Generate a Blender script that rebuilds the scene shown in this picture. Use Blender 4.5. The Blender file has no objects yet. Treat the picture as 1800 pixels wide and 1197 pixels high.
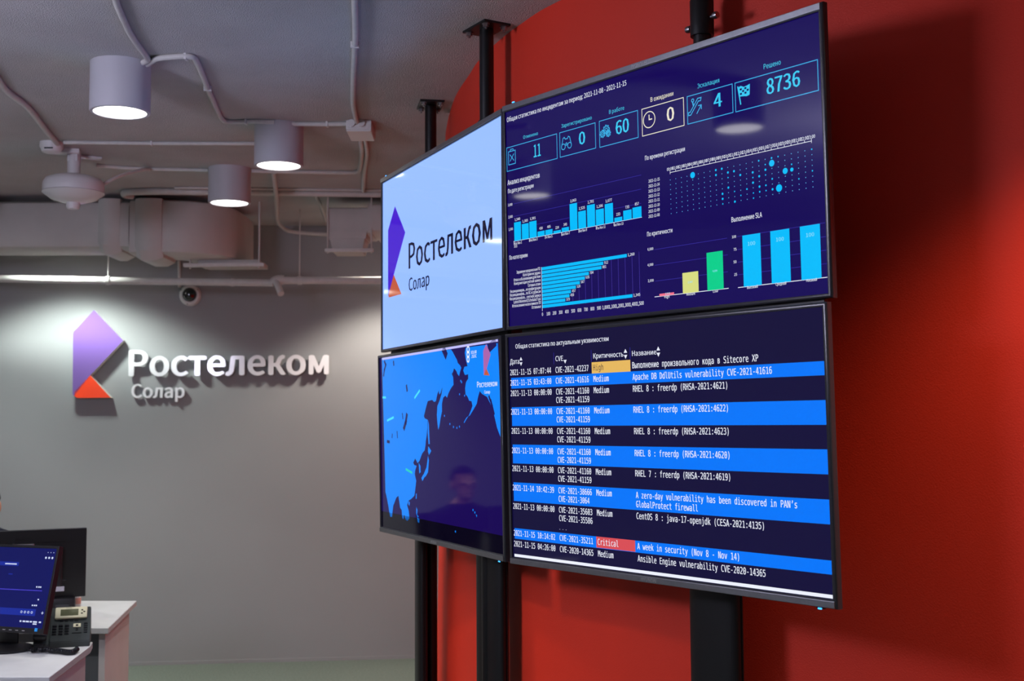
import bpy, bmesh, math, os, random
from mathutils import Vector, Matrix
random.seed(7)
SC = bpy.context.scene
COL = SC.collection
PI = math.pi

# ------------------------------------------------------------------ camera
CEIL = 2.985
PITCH, ROLL, FPX = math.radians(3.9262), math.radians(0.34487), 2136.72
cam_d = bpy.data.cameras.new('camera'); cam = bpy.data.objects.new('camera', cam_d); COL.objects.link(cam)
cp, sp, cr, sr = math.cos(PITCH), math.sin(PITCH), math.cos(ROLL), math.sin(ROLL)
_r, _f, _d = Vector((1, 0, 0)), Vector((0, cp, sp)), Vector((0, sp, -cp))
_right, _down = _r * cr + _d * sr, -_r * sr + _d * cr
cam.matrix_world = Matrix(((_right.x, -_down.x, -_f.x, 0), (_right.y, -_down.y, -_f.y, 0), (_right.z, -_down.z, -_f.z, 1.6), (0, 0, 0, 1)))
cam_d.sensor_width = 36.0; cam_d.sensor_fit = 'HORIZONTAL'; cam_d.lens = FPX / 1800 * 36.0
cam_d.clip_start = 0.05; cam_d.clip_end = 60
cam_d.dof.use_dof = True; cam_d.dof.focus_distance = 3.5; cam_d.dof.aperture_fstop = 5.0
SC.camera = cam

# ------------------------------------------------------------------ world, exposure
w = bpy.data.worlds.new('world'); SC.world = w; w.use_nodes = True
w.node_tree.nodes['Background'].inputs[0].default_value = (0.5, 0.55, 0.7, 1)
w.node_tree.nodes['Background'].inputs[1].default_value = 0.02
SC.view_settings.view_transform = 'Standard'; SC.view_settings.look = 'None'
SC.view_settings.gamma = 1.0; SC.view_settings.exposure = 0.0
SC.view_settings.use_curve_mapping = False

# lamps of the room: x, y, beam watts, colour, full beam angle, kind of beam
LAMP_TONE = (1.0, 0.965, 0.94)
SPOT_W, DISC = 80.0, 7.0
FILL_GLOBE = ((-2.30, 2.30, 2.42), (0.76, 0.75, 1.0), 39.7)      # globe added out of view to light the upper red wall
LAMPS = [
 (-1.493, 4.575, 1.0, LAMP_TONE, 124, 0.7, 'large white cylinder ceiling lamp nearest the camera, conduit hooked over its back edge'),
 (-1.073, 5.550, 0.9, LAMP_TONE, 124, 0.7, 'white cylinder ceiling lamp hanging beside the ceiling junction box'),
 (-1.519, 6.487, 0.8, LAMP_TONE, 118, 0.7, 'white cylinder ceiling lamp in front of the big ventilation duct'),
 (-1.490, 3.110, 1.0, LAMP_TONE, 124, 0.7, 'white cylinder ceiling lamp mirrored as an ellipse in the statistics screen'),
 (-2.850, 4.270, 0.9, LAMP_TONE, 124, 0.7, 'white cylinder ceiling lamp mirrored at the left edge of the statistics screen'),
 (-3.060, 6.580, 0.9, LAMP_TONE, 118, 0.7, 'white cylinder ceiling lamp mirrored across the lettering on the pale logo screen'),
 (-2.870, 7.640, 3.0, (0.90, 1.0, 0.94), 134, 0.22, 'white cylinder ceiling lamp behind the duct, washing the wall over the emblem'),
 (-0.750, 7.900, 2.1, (1.0, 0.90, 0.80), 124, 0.25, 'white cylinder ceiling lamp washing the grey wall behind the screens'),
 (-4.480, 7.450, 2.6, (0.95, 0.97, 1.0), 122, 0.25, 'white cylinder ceiling lamp washing the grey wall left of the sign'),
 (1.700, 2.180, 2.3, (1.0, 0.90, 0.80), 122, 0.35, 'white cylinder ceiling lamp washing the red wall right of the screens'),
]

# ------------------------------------------------------------------ helpers
def lin(c):
    return tuple(((x / 255) / 12.92 if x / 255 <= 0.04045 else ((x / 255 + 0.055) / 1.055) ** 2.4) for x in c)

def mat(name, rgb, rough=0.5, metal=0.0, emit=None, estr=0.0, spec=0.5, bump=0.0, bscale=200.0, vary=0.0, vscale=6.0, coat=0.0):
    m = bpy.data.materials.new(name); m.use_nodes = True
    nt = m.node_tree; b = nt.nodes['Principled BSDF']
    col = (*lin(rgb), 1)
    b.inputs['Base Color'].default_value = col
    b.inputs['Roughness'].default_value = rough; b.inputs['Metallic'].default_value = metal
    b.inputs['Specular IOR Level'].default_value = spec
    b.inputs['Coat Weight'].default_value = coat
    if emit: b.inputs['Emission Color'].default_value = (*lin(emit), 1); b.inputs['Emission Strength'].default_value = estr
    if bump or vary:
        tc = nt.nodes.new('ShaderNodeTexCoord')
    if bump:
        n = nt.nodes.new('ShaderNodeTexNoise'); n.inputs['Scale'].default_value = bscale; n.inputs['Detail'].default_value = 3
        nt.links.new(tc.outputs['Object'], n.inputs['Vector'])
        bp = nt.nodes.new('ShaderNodeBump'); bp.inputs['Strength'].default_value = bump; bp.inputs['Distance'].default_value = 0.01
        nt.links.new(n.outputs['Fac'], bp.inputs['Height']); nt.links.new(bp.outputs['Normal'], b.inputs['Normal'])
    if vary:
        n2 = nt.nodes.new('ShaderNodeTexNoise'); n2.inputs['Scale'].default_value = vscale; n2.inputs['Detail'].default_value = 6
        nt.links.new(tc.outputs['Object'], n2.inputs['Vector'])
        r = nt.nodes.new('ShaderNodeValToRGB'); r.color_ramp.elements[0].position = 0.3; r.color_ramp.elements[1].position = 0.7
        r.color_ramp.elements[0].color = (*[c * (1 - vary) for c in col[:3]], 1)
        r.color_ramp.elements[1].color = (*[min(1, c * (1 + vary)) for c in col[:3]], 1)
        nt.links.new(n2.outputs['Fac'], r.inputs['Fac']); nt.links.new(r.outputs['Color'], b.inputs['Base Color'])
    return m

def mesh(name, bm, m, parent=None, smooth=False):
    me = bpy.data.meshes.new(name); bmesh.ops.recalc_face_normals(bm, faces=bm.faces[:]); bm.to_mesh(me); bm.free()
    for mm in (m if isinstance(m, (list, tuple)) else [m]): me.materials.append(mm)
    if smooth:
        me.polygons.foreach_set('use_smooth', [True] * len(me.polygons))
        me.set_sharp_from_angle(angle=math.radians(40))
    o = bpy.data.objects.new(name, me); COL.objects.link(o)
    if parent: o.parent = parent
    return o

def tag(o, label=None, cat=None, group=None, kind=None):
    if label: o['label'] = label
    if cat: o['category'] = cat
    if group: o['group'] = group
    if kind: o['kind'] = kind
    return o

def thing(name, label, cat, loc=(0, 0, 0), rz=0.0, group=None, matrix=None):
    o = bpy.data.objects.new(name, None); COL.objects.link(o); o.empty_display_size = 0.1
    if matrix is not None: o.matrix_world = matrix
    else: o.location = loc; o.rotation_euler = (0, 0, rz)
    return tag(o, label, cat, group)

def NB(): return bmesh.new()

def box(bm, c, s, bev=0.0, M=None, seg=2):
    r = bmesh.ops.create_cube(bm, size=1.0)
    bmesh.ops.scale(bm, vec=s, verts=r['verts'])
    if bev:
        es = list({e for v in r['verts'] for e in v.link_edges})
        q = bmesh.ops.bevel(bm, geom=es, offset=bev, segments=seg, profile=0.6, affect='EDGES')
        vs = list({v for f in q['faces'] for v in f.verts} | {v for v in r['verts'] if v.is_valid})
        allv = set(vs); st = list(vs)
        while st:
            v = st.pop()
            for e in v.link_edges:
                ov = e.other_vert(v)
                if ov not in allv: allv.add(ov); st.append(ov)
        vs = list(allv)
    else: vs = r['verts']
    bmesh.ops.translate(bm, vec=c, verts=vs)
    if M is not None: bmesh.ops.transform(bm, matrix=M, verts=vs)
    return vs

def prism(bm, pts, d, z0, M=None):
    """polygon pts (x,z) facing -Y at y=z0-d, back at y=z0"""
    a = [bm.verts.new((x, z0 - d, z)) for x, z in pts]; b = [bm.verts.new((x, z0, z)) for x, z in pts]
    bm.faces.new(a); bm.faces.new(b[::-1])
    n = len(pts)
    for i in range(n): bm.faces.new((a[i], b[i], b[(i + 1) % n], a[(i + 1) % n]))
    if M is not None: bmesh.ops.transform(bm, matrix=M, verts=a + b)

def plate(bm, pts, z0, z1):
    """horizontal polygon slab"""
    a = [bm.verts.new((x, y, z0)) for x, y in pts]; b = [bm.verts.new((x, y, z1)) for x, y in pts]
    bm.faces.new(a); bm.faces.new(b); n = len(pts)
    for i in range(n): bm.faces.new((a[i], a[(i + 1) % n], b[(i + 1) % n], b[i]))

def lathe(bm, prof, c=(0, 0, 0), seg=40, M=None):
    rings = []
    for r, z in prof:
        if r < 1e-6: rings.append([bm.verts.new((c[0], c[1], c[2] + z))])
        else: rings.append([bm.verts.new((c[0] + r * math.cos(2 * PI * k / seg), c[1] + r * math.sin(2 * PI * k / seg), c[2] + z)) for k in range(seg)])
    for A, B in zip(rings, rings[1:]):
        for k in range(seg):
            k2 = (k + 1) % seg
            if len(A) == 1 and len(B) == 1: continue
            if len(A) == 1: bm.faces.new((A[0], B[k], B[k2]))
            elif len(B) == 1: bm.faces.new((A[k], A[k2], B[0]))
            else: bm.faces.new((A[k], A[k2], B[k2], B[k]))
    if M is not None: bmesh.ops.transform(bm, matrix=M, verts=[v for R in rings for v in R])

def catmull(P, n=6):
    P = [Vector(p) for p in P]; out = []
    for i in range(len(P) - 1):
        a = P[max(i - 1, 0)]; b = P[i]; c = P[i + 1]; d = P[min(i + 2, len(P) - 1)]
        for k in range(n):
            t = k / n
            out.append(0.5 * ((2 * b) + (c - a) * t + (2 * a - 5 * b + 4 * c - d) * t * t + (3 * b - a - 3 * c + d) * t ** 3))
    return out + [P[-1]]

def tube(bm, P, r, seg=10, smooth=4, radii=None):
    P = catmull(P, smooth) if smooth else [Vector(p) for p in P]
    T = [(P[min(i + 1, len(P) - 1)] - P[max(i - 1, 0)]).normalized() for i in range(len(P))]
    up = Vector((0, 0, 1)) if abs(T[0].z) < 0.9 else Vector((1, 0, 0))
    nrm = T[0].cross(up).normalized(); rings = []
    for i, p in enumerate(P):
        nrm = (nrm - T[i] * nrm.dot(T[i])).normalized(); bn = T[i].cross(nrm)
        rr = radii[i] if radii else r
        rings.append([bm.verts.new(p + (nrm * math.cos(2 * PI * k / seg) + bn * math.sin(2 * PI * k / seg)) * rr) for k in range(seg)])
    for A, B in zip(rings, rings[1:]):
        for k in range(seg): bm.faces.new((A[k], A[(k + 1) % seg], B[(k + 1) % seg], B[k]))
    bm.faces.new(rings[0][::-1]); bm.faces.new(rings[-1])

# ------------------------------------------------------------------ lettering (fonts that ship inside Blender)
FDIR = os.path.join(bpy.utils.system_resource('DATAFILES'), 'fonts')
def _font(f):
    try: return bpy.data.fonts.load(os.path.join(FDIR, f))
    except Exception: return None
FONTS = {'s': _font('Noto Sans CJK Regular.woff2'), 'm': _font('DejaVuSansMono.woff2')}
FONTS['b'] = FONTS['s']
_want, _glyph = {}, {}
def want(s, font='s', off=0.0, res=3): _want[(s, font)] = (off, res)
def bake_text():
    tmp = []
    for (s, f), (off, res) in _want.items():
        c = bpy.data.curves.new('t', 'FONT'); c.body = s; c.size = 1.0; c.offset = off; c.resolution_u = res
        if FONTS.get(f): c.font = FONTS[f]
        o = bpy.data.objects.new('t', c); COL.objects.link(o); tmp.append(((s, f), o))
    dg = bpy.context.evaluated_depsgraph_get(); dg.update()
    for k, o in tmp:
        e = o.evaluated_get(dg); me = e.to_mesh()
        vs = [(v.co.x, v.co.y) for v in me.vertices]; fs = [tuple(p.vertices) for p in me.polygons]
        e.to_mesh_clear()
        x0 = min(v[0] for v in vs); x1 = max(v[0] for v in vs)
        _glyph[k] = ([(x - x0, y) for x, y in vs], fs, x1 - x0)
    for k, o in tmp:
        c = o.data; bpy.data.objects.remove(o); bpy.data.curves.remove(c)
CAPH = {'s': 0.25665, 'b': 0.25665, 'm': 0.51985}
SCREEN_UR = [
 ('T','white',2,'Общая статистика по инцидентам за период: 2021-11-08 - 2021-11-15',-0.6002,0.3052,0.5415,0.0146,'s'),
 ('T','teal',2,'Отменено',-0.5209,0.2362,0.0713,0.0108,'s'),
 ('T','teal',2,'Зарегистрировано',-0.3402,0.2362,0.1346,0.0113,'s'),
 ('T','teal',2,'В работе',-0.1321,0.2368,0.0622,0.0116,'s'),
 ('T','cream',2,'В ожидании',0.0346,0.2367,0.0861,0.0128,'s'),
 ('T','teal',2,'Эскалация',0.2088,0.2364,0.0764,0.0123,'s'),
 ('T','teal',2,'Решено',0.4326,0.2365,0.0539,0.0131,'s'),
 ('L','line',2,[(-0.6039,0.1472),(-0.362,0.1472),(-0.362,0.2227),(-0.6039,0.2227),(-0.6039,0.1472)],0.0022),
 ('L','line',2,[(-0.3485,0.1481),(-0.1915,0.1481),(-0.1915,0.2229),(-0.3485,0.2229),(-0.3485,0.1481)],0.0022),
 ('L','line',2,[(-0.174,0.1468),(-0.0167,0.1468),(-0.0167,0.2236),(-0.174,0.2236),(-0.174,0.1468)],0.0022),
 ('L','cream',2,[(-0.0001,0.1469),(0.1574,0.1469),(0.1574,0.2232),(-0.0001,0.2232),(-0.0001,0.1469)],0.0022),
 ('L','line',2,[(0.1709,0.1473),(0.3286,0.1473),(0.3286,0.2223),(0.1709,0.2223),(0.1709,0.1473)],0.0022),
 ('L','line',2,[(0.3378,0.1467),(0.5968,0.1467),(0.5968,0.2222),(0.3378,0.2222),(0.3378,0.1467)],0.0022),
 ('T','num',2,'11',-0.4718,0.169,0.0324,0.0391,'b'),
 ('T','num',2,'0',-0.2635,0.17,0.0253,0.0374,'b'),
 ('T','num',2,'60',-0.1067,0.1709,0.0521,0.0395,'b'),
 ('T','cream',2,'0',0.0943,0.1693,0.0254,0.0377,'b'),
 ('T','num',2,'4',0.2637,0.1722,0.0266,0.0363,'b'),
 ('T','num',2,'8736',0.4392,0.1698,0.1025,0.0391,'b'),
 ('L','line',2,[(-0.5953,0.1667),(-0.5613,0.1667),(-0.5613,0.2087),(-0.5953,0.2087),(-0.5953,0.1667)],0.0026),
 ('L','line',2,[(-0.5873,0.1777),(-0.5693,0.1977)],0.0026),
 ('L','line',2,[(-0.5693,0.1777),(-0.5873,0.1977)],0.0026),
 ('L','line',2,[(-0.5873,0.2087),(-0.5843,0.2147),(-0.5723,0.2147),(-0.5693,0.2087)],0.0026),
 ('O','line',2,(-0.333,0.1773),0.0085,0.0026),
 ('O','line',2,(-0.305,0.1773),0.0085,0.0026),
 ('L','line',2,[(-0.341,0.1793),(-0.334,0.2023),(-0.328,0.2053),(-0.324,0.1993),(-0.314,0.1993),(-0.31,0.2053),(-0.304,0.2023),(-0.297,0.1793)],0.0026),
 ('O','line',2,(-0.319,0.1833),0.0035,0.0026),
 ('L','line',2,[(-0.1323,0.1937),(-0.1325,0.1963),(-0.1365,0.1974),(-0.1374,0.1991),(-0.1361,0.203),(-0.1381,0.2046),(-0.1417,0.2026),(-0.1435,0.2032),(-0.1454,0.2068),(-0.148,0.2066),(-0.1491,0.2026),(-0.1508,0.2018),(-0.1547,0.203),(-0.1563,0.201),(-0.1543,0.1974),(-0.1549,0.1956),(-0.1585,0.1937),(-0.1583,0.1912),(-0.1543,0.19),(-0.1534,0.1884),(-0.1547,0.1844),(-0.1527,0.1828),(-0.1491,0.1848),(-0.1473,0.1842),(-0.1454,0.1806),(-0.1428,0.1808),(-0.1417,0.1848),(-0.14,0.1857),(-0.1361,0.1844),(-0.1345,0.1864),(-0.1365,0.19),(-0.1359,0.1918),(-0.1323,0.1937)],0.0028),
 ('O','line',2,(-0.1454,0.1937),0.0044,0.0024),
 ('L','line',2,[(-0.1502,0.1843),(-0.1504,0.1863),(-0.1536,0.1872),(-0.1543,0.1886),(-0.1533,0.1918),(-0.1549,0.1931),(-0.1578,0.1915),(-0.1593,0.1919),(-0.1608,0.1949),(-0.1629,0.1947),(-0.1638,0.1915),(-0.1652,0.1908),(-0.1683,0.1918),(-0.1696,0.1902),(-0.168,0.1872),(-0.1685,0.1858),(-0.1714,0.1843),(-0.1712,0.1822),(-0.168,0.1813),(-0.1673,0.1799),(-0.1683,0.1767),(-0.1667,0.1754),(-0.1638,0.177),(-0.1623,0.1766),(-0.1608,0.1736),(-0.1587,0.1738),(-0.1578,0.177),(-0.1565,0.1778),(-0.1533,0.1767),(-0.152,0.1783),(-0.1536,0.1813),(-0.1531,0.1827),(-0.1502,0.1843)],0.0028),
 ('O','line',2,(-0.1608,0.1843),0.0036,0.0024),
 ('L','line',2,[(-0.1278,0.1816),(-0.128,0.1834),(-0.1308,0.1842),(-0.1315,0.1854),(-0.1306,0.1882),(-0.132,0.1894),(-0.1346,0.188),(-0.1359,0.1884),(-0.1372,0.191),(-0.139,0.1908),(-0.1399,0.188),(-0.1411,0.1873),(-0.1438,0.1882),(-0.145,0.1868),(-0.1436,0.1842),(-0.144,0.1829),(-0.1466,0.1816),(-0.1464,0.1798),(-0.1436,0.179),(-0.143,0.1778),(-0.1438,0.175),(-0.1424,0.1738),(-0.1399,0.1752),(-0.1386,0.1748),(-0.1372,0.1722),(-0.1354,0.1724),(-0.1346,0.1752),(-0.1334,0.1759),(-0.1306,0.175),(-0.1294,0.1764),(-0.1308,0.179),(-0.1305,0.1803),(-0.1278,0.1816)],0.0028),
 ('O','line',2,(-0.1372,0.1816),0.0031,0.0024),
 ('O','cream',2,(0.0273,0.1886),0.0225,0.0028),
 ('L','cream',2,[(0.0273,0.2006),(0.0273,0.1886),(0.0373,0.1886)],0.0034),
 ('L','line',2,[(0.1746,0.1699),(0.1826,0.1699),(0.2106,0.2019),(0.2186,0.2019),(0.2206,0.2099),(0.2086,0.2099),(0.1806,0.1779),(0.1746,0.1779),(0.1746,0.1699)],0.0026),
 ('O','line',2,(0.1906,0.2079),0.004,0.0026),
 ('L','line',2,[(0.1906,0.2029),(0.1926,0.1939)],0.004),
 ('L','line',2,[(0.2046,0.1699),(0.2206,0.1899)],0.0026),
 ('L','line',2,[(0.2106,0.1899),(0.2206,0.1899),(0.2206,0.1799)],0.0026),
 ('P','num',2,[(0.3468,0.2079),(0.3568,0.2109),(0.3668,0.2059),(0.3788,0.2079),(0.3868,0.2099),(0.3848,0.1819),(0.3748,0.1799),(0.3668,0.1819),(0.3508,0.1839)]),
 ('L','num',2,[(0.3468,0.2099),(0.3548,0.1639)],0.0035),
 ('P','bgur',3,[(0.3538,0.1869),(0.3603,0.1874),(0.3598,0.1924),(0.3533,0.1919)]),
 ('P','bgur',3,[(0.3538,0.1989),(0.3603,0.1994),(0.3598,0.2044),(0.3533,0.2039)]),
 ('P','bgur',3,[(0.3613,0.1929),(0.3678,0.1934),(0.3673,0.1984),(0.3608,0.1979)]),
 ('P','bgur',3,[(0.3688,0.1869),(0.3753,0.1874),(0.3748,0.1924),(0.3683,0.1919)]),
 ('P','bgur',3,[(0.3688,0.1989),(0.3753,0.1994),(0.3748,0.2044),(0.3683,0.2039)]),
 ('P','bgur',3,[(0.3763,0.1929),(0.3828,0.1934),(0.3823,0.1984),(0.3758,0.1979)]),
 ('T','white',2,'Анализ инцидентов',-0.6028,0.1024,0.157,0.0164,'s'),
 ('T','white',2,'По дате регистрации',-0.6014,0.0761,0.1255,0.0136,'s'),
 ('T','white',2,'По времени регистрации',0.0074,0.0769,0.1499,0.0128,'s'),
 ('T','white',2,'По категориям',-0.6009,-0.1367,0.0892,0.0135,'s'),
 ('T','white',2,'По критичности',0.0077,-0.1372,0.0957,0.0127,'s'),
 ('T','white',2,'Выполнение SLA',0.3124,-0.1379,0.0999,0.0133,'s'),
 ('L','grid',1,[(-0.5745,0.0388),(-0.0099,0.0388)],0.0012),
 ('L','grid',1,[(-0.5757,-0.0012),(-0.0113,-0.0012)],0.0012),
 ('L','grid',1,[(-0.5768,-0.0408),(-0.0127,-0.0408)],0.0012),
 ('L','white',1,[(-0.5779,-0.0802),(-0.0113,-0.0802)],0.0016),
 ('P','cyan',2,[(-0.5741,-0.0802),(-0.541,-0.0802),(-0.541,-0.0211),(-0.5741,-0.0211)]),
 ('T','white',2,'1,540',-0.5707,-0.0161,0.0264,0.008,'s'),
 ('P','cyan',2,[(-0.5364,-0.0802),(-0.5031,-0.0802),(-0.5031,-0.0312),(-0.5364,-0.0312)]),
 ('T','white',2,'1,383',-0.5329,-0.0262,0.0264,0.008,'s'),
 ('P','cyan',2,[(-0.4995,-0.0802),(-0.4653,-0.0802),(-0.4653,-0.0284),(-0.4995,-0.0284)]),
 ('T','white',2,'1,501',-0.4956,-0.0234,0.0264,0.008,'s'),
 ('P','cyan',2,[(-0.461,-0.0802),(-0.428,-0.0802),(-0.428,-0.0644),(-0.461,-0.0644)]),
 ('T','white',2,'430',-0.4524,-0.0594,0.0158,0.008,'s'),
 ('P','cyan',2,[(-0.424,-0.0802),(-0.3908,-0.0802),(-0.3908,-0.0644),(-0.424,-0.0644)]),
 ('T','white',2,'405',-0.4153,-0.0594,0.0158,0.008,'s'),
 ('P','cyan',2,[(-0.3865,-0.0802),(-0.3526,-0.0802),(-0.3526,-0.0719),(-0.3865,-0.0719)]),
 ('T','white',2,'224',-0.3774,-0.0669,0.0158,0.008,'s'),
 ('P','cyan',2,[(-0.3485,-0.0802),(-0.3164,-0.0802),(-0.3164,-0.0673),(-0.3485,-0.0673)]),
 ('T','white',2,'345',-0.3404,-0.0623,0.0158,0.008,'s'),
 ('P','cyan',2,[(-0.3111,-0.0802),(-0.2782,-0.0802),(-0.2782,-0.0003),(-0.3111,-0.0003)]),
 ('T','white',2,'2,063',-0.3078,0.0047,0.0264,0.008,'s'),
 ('P','cyan',2,[(-0.2741,-0.0802),(-0.2404,-0.0802),(-0.2404,-0.0282),(-0.2741,-0.0282)]),
 ('T','white',2,'1,525',-0.2704,-0.0232,0.0264,0.008,'s'),
 ('P','cyan',2,[(-0.235,-0.0802),(-0.2013,-0.0802),(-0.2013,-0.015),(-0.235,-0.015)]),
 ('T','white',2,'1,701',-0.2314,-0.01,0.0264,0.008,'s'),
 ('P','cyan',2,[(-0.1977,-0.0802),(-0.164,-0.0802),(-0.164,-0.0334),(-0.1977,-0.0334)]),
 ('T','white',2,'1,206',-0.194,-0.0284,0.0264,0.008,'s'),
 ('P','cyan',2,[(-0.1594,-0.0802),(-0.1256,-0.0802),(-0.1256,-0.0227),(-0.1594,-0.0227)]),
 ('T','white',2,'1,677',-0.1557,-0.0177,0.0264,0.008,'s'),
 ('P','cyan',2,[(-0.1207,-0.0802),(-0.0887,-0.0802),(-0.0887,-0.0677),(-0.1207,-0.0677)]),
 ('T','white',2,'233',-0.1126,-0.0627,0.0158,0.008,'s'),
 ('P','cyan',2,[(-0.0841,-0.0802),(-0.0508,-0.0802),(-0.0508,-0.0523),(-0.0841,-0.0523)]),
 ('T','white',2,'735',-0.0754,-0.0473,0.0158,0.008,'s'),
 ('P','cyan',2,[(-0.0468,-0.0802),(-0.0118,-0.0802),(-0.0118,-0.0489),(-0.0468,-0.0489)]),
 ('T','white',2,'857',-0.0372,-0.0439,0.0158,0.008,'s'),
 ('T','white',2,'Mon Nov 1',-0.5768,-0.0915,0.0387,0.0083,'s'),
 ('L','white',2,[(-0.5766,-0.0802),(-0.5766,-0.0902)],0.0016),
 ('T','white',2,'2021',-0.5771,-0.1003,0.0163,0.0083,'s'),
 ('T','white',2,'Wed Nov 3',-0.5014,-0.0905,0.0396,0.0081,'s'),
 ('L','white',2,[(-0.5011,-0.0802),(-0.5011,-0.0902)],0.0016),
 ('T','white',2,'Fri Nov 5',-0.4254,-0.0902,0.0332,0.008,'s'),
 ('L','white',2,[(-0.4252,-0.0802),(-0.4252,-0.0902)],0.0016),
 ('T','white',2,'Sun Nov 7',-0.3499,-0.0904,0.0366,0.0079,'s'),
 ('L','white',2,[(-0.3496,-0.0802),(-0.3496,-0.0902)],0.0016),
 ('T','white',2,'Tue Nov 9',-0.2729,-0.0902,0.0354,0.0078,'s'),
 ('L','white',2,[(-0.2727,-0.0802),(-0.2727,-0.0902)],0.0016),
 ('T','white',2,'Thu Nov 11',-0.1978,-0.0913,0.0391,0.0076,'s'),
 ('L','white',2,[(-0.1975,-0.0802),(-0.1975,-0.0902)],0.0016),
 ('T','white',2,'Sat Nov 13',-0.1233,-0.0916,0.0384,0.0075,'s'),
 ('L','white',2,[(-0.123,-0.0802),(-0.123,-0.0902)],0.0016),
 ('T','white',2,'3,000',-0.6033,0.0348,0.0222,0.0082,'s'),
 ('T','white',2,'2,000',-0.6029,-0.0038,0.0221,0.0082,'s'),
 ('T','white',2,'1,000',-0.6019,-0.0434,0.0207,0.0081,'s'),
 ('P','cyan',2,[(-0.4461,-0.1858),(-0.0742,-0.1858),(-0.0742,-0.1764),(-0.4461,-0.1764)]),
 ('T','white',2,'1,260',-0.0702,-0.184,0.0264,0.008,'s'),
 ('T','white',2,'Заражение вредоносным ПО',-0.5667,-0.184,0.1146,0.0095,'s'),
 ('P','cyan',2,[(-0.4461,-0.1975),(-0.1711,-0.1975),(-0.1711,-0.188),(-0.4461,-0.188)]),
 ('T','white',2,'912',-0.1671,-0.1957,0.0158,0.008,'s'),
 ('T','white',2,'Категория не задана',-0.5355,-0.1957,0.0834,0.0095,'s'),
 ('P','cyan',2,[(-0.4461,-0.2091),(-0.1793,-0.2091),(-0.1793,-0.1997),(-0.4461,-0.1997)]),
 ('T','white',2,'881',-0.1753,-0.2073,0.0158,0.008,'s'),
 ('T','white',2,'Отказ в обслуживании действия',-0.5815,-0.2073,0.1294,0.0095,'s'),
 ('P','cyan',2,[(-0.4461,-0.2207),(-0.2337,-0.2207),(-0.2337,-0.2113),(-0.4461,-0.2113)]),
 ('T','white',2,'704',-0.2297,-0.2189,0.0158,0.008,'s'),
 ('T','white',2,'Компрометация учётной записи',-0.5804,-0.2189,0.1283,0.0095,'s'),
 ('P','cyan',2,[(-0.4461,-0.2323),(-0.2513,-0.2323),(-0.2513,-0.2229),(-0.4461,-0.2229)]),
 ('T','white',2,'635',-0.2473,-0.2305,0.0158,0.008,'s'),
 ('T','white',2,'Сетевые атаки',-0.5123,-0.2305,0.0602,0.0095,'s'),
 ('P','cyan',2,[(-0.4461,-0.2439),(-0.2734,-0.2439),(-0.2734,-0.2345),(-0.4461,-0.2345)]),
 ('T','white',2,'567',-0.2694,-0.2421,0.0158,0.008,'s'),
 ('T','white',2,'Несанкциониров... не конфигурации',-0.6002,-0.2421,0.1481,0.0095,'s'),
 ('P','cyan',2,[(-0.4461,-0.2555),(-0.2913,-0.2555),(-0.2913,-0.2461),(-0.4461,-0.2461)]),
 ('T','white',2,'520',-0.2873,-0.2537,0.0158,0.008,'s'),
 ('T','white',2,'Несанкциониров... пк ВС и сервисам',-0.602,-0.2537,0.1499,0.0095,'s'),
 ('P','cyan',2,[(-0.4461,-0.2672),(-0.3131,-0.2672),(-0.3131,-0.2577),(-0.4461,-0.2577)]),
 ('T','white',2,'457',-0.3091,-0.2654,0.0158,0.008,'s'),
 ('T','white',2,'Несанкциониров... учетной записи',-0.603,-0.2654,0.1509,0.0095,'s'),
 ('P','cyan',2,[(-0.4461,-0.2788),(-0.3205,-0.2788),(-0.3205,-0.2694),(-0.4461,-0.2694)]),
 ('T','white',2,'450',-0.3165,-0.277,0.0158,0.008,'s'),
 ('T','white',2,'Lateral Movement/Scheduled Task',-0.5835,-0.277,0.1314,0.0095,'s'),
 ('P','cyan',2,[(-0.4461,-0.2904),(-0.3393,-0.2904),(-0.3393,-0.281),(-0.4461,-0.281)]),
 ('T','white',2,'379',-0.3353,-0.2886,0.0158,0.008,'s'),
 ('T','white',2,'Использование нелегитимного ПО',-0.5909,-0.2886,0.1388,0.0095,'s'),
 ('P','cyan',2,[(-0.4461,-0.302),(-0.0555,-0.302),(-0.0555,-0.2926),(-0.4461,-0.2926)]),
 ('T','white',2,'1,345',-0.0515,-0.3002,0.0264,0.008,'s'),
 ('T','white',2,'Остальные',-0.4965,-0.3002,0.0444,0.0095,'s'),
 ('L','white',2,[(-0.4461,-0.1764),(-0.4461,-0.3102)],0.0016),
 ('T','white',2,'0',-0.4488,-0.3262,0.0055,0.0105,'s'),
 ('T','white',2,'100',-0.4263,-0.3262,0.0164,0.0105,'s'),
 ('L','grid2',1,[(-0.4181,-0.3042),(-0.4181,-0.1764)],0.0011),
 ('T','white',2,'200',-0.3983,-0.3262,0.0164,0.0105,'s'),
 ('L','grid2',1,[(-0.3901,-0.3042),(-0.3901,-0.1764)],0.0011),
 ('T','white',2,'300',-0.3703,-0.3262,0.0164,0.0105,'s'),
 ('L','grid2',1,[(-0.3621,-0.3042),(-0.3621,-0.1764)],0.0011),
 ('T','white',2,'400',-0.3423,-0.3262,0.0164,0.0105,'s'),
 ('L','grid2',1,[(-0.3341,-0.3042),(-0.3341,-0.1764)],0.0011),
 ('T','white',2,'500',-0.3142,-0.3262,0.0164,0.0105,'s'),
 ('L','grid2',1,[(-0.3061,-0.3042),(-0.3061,-0.1764)],0.0011),
 ('T','white',2,'600',-0.2862,-0.3262,0.0164,0.0105,'s'),
 ('L','grid2',1,[(-0.278,-0.3042),(-0.278,-0.1764)],0.0011),
 ('T','white',2,'700',-0.2582,-0.3262,0.0164,0.0105,'s'),
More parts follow.
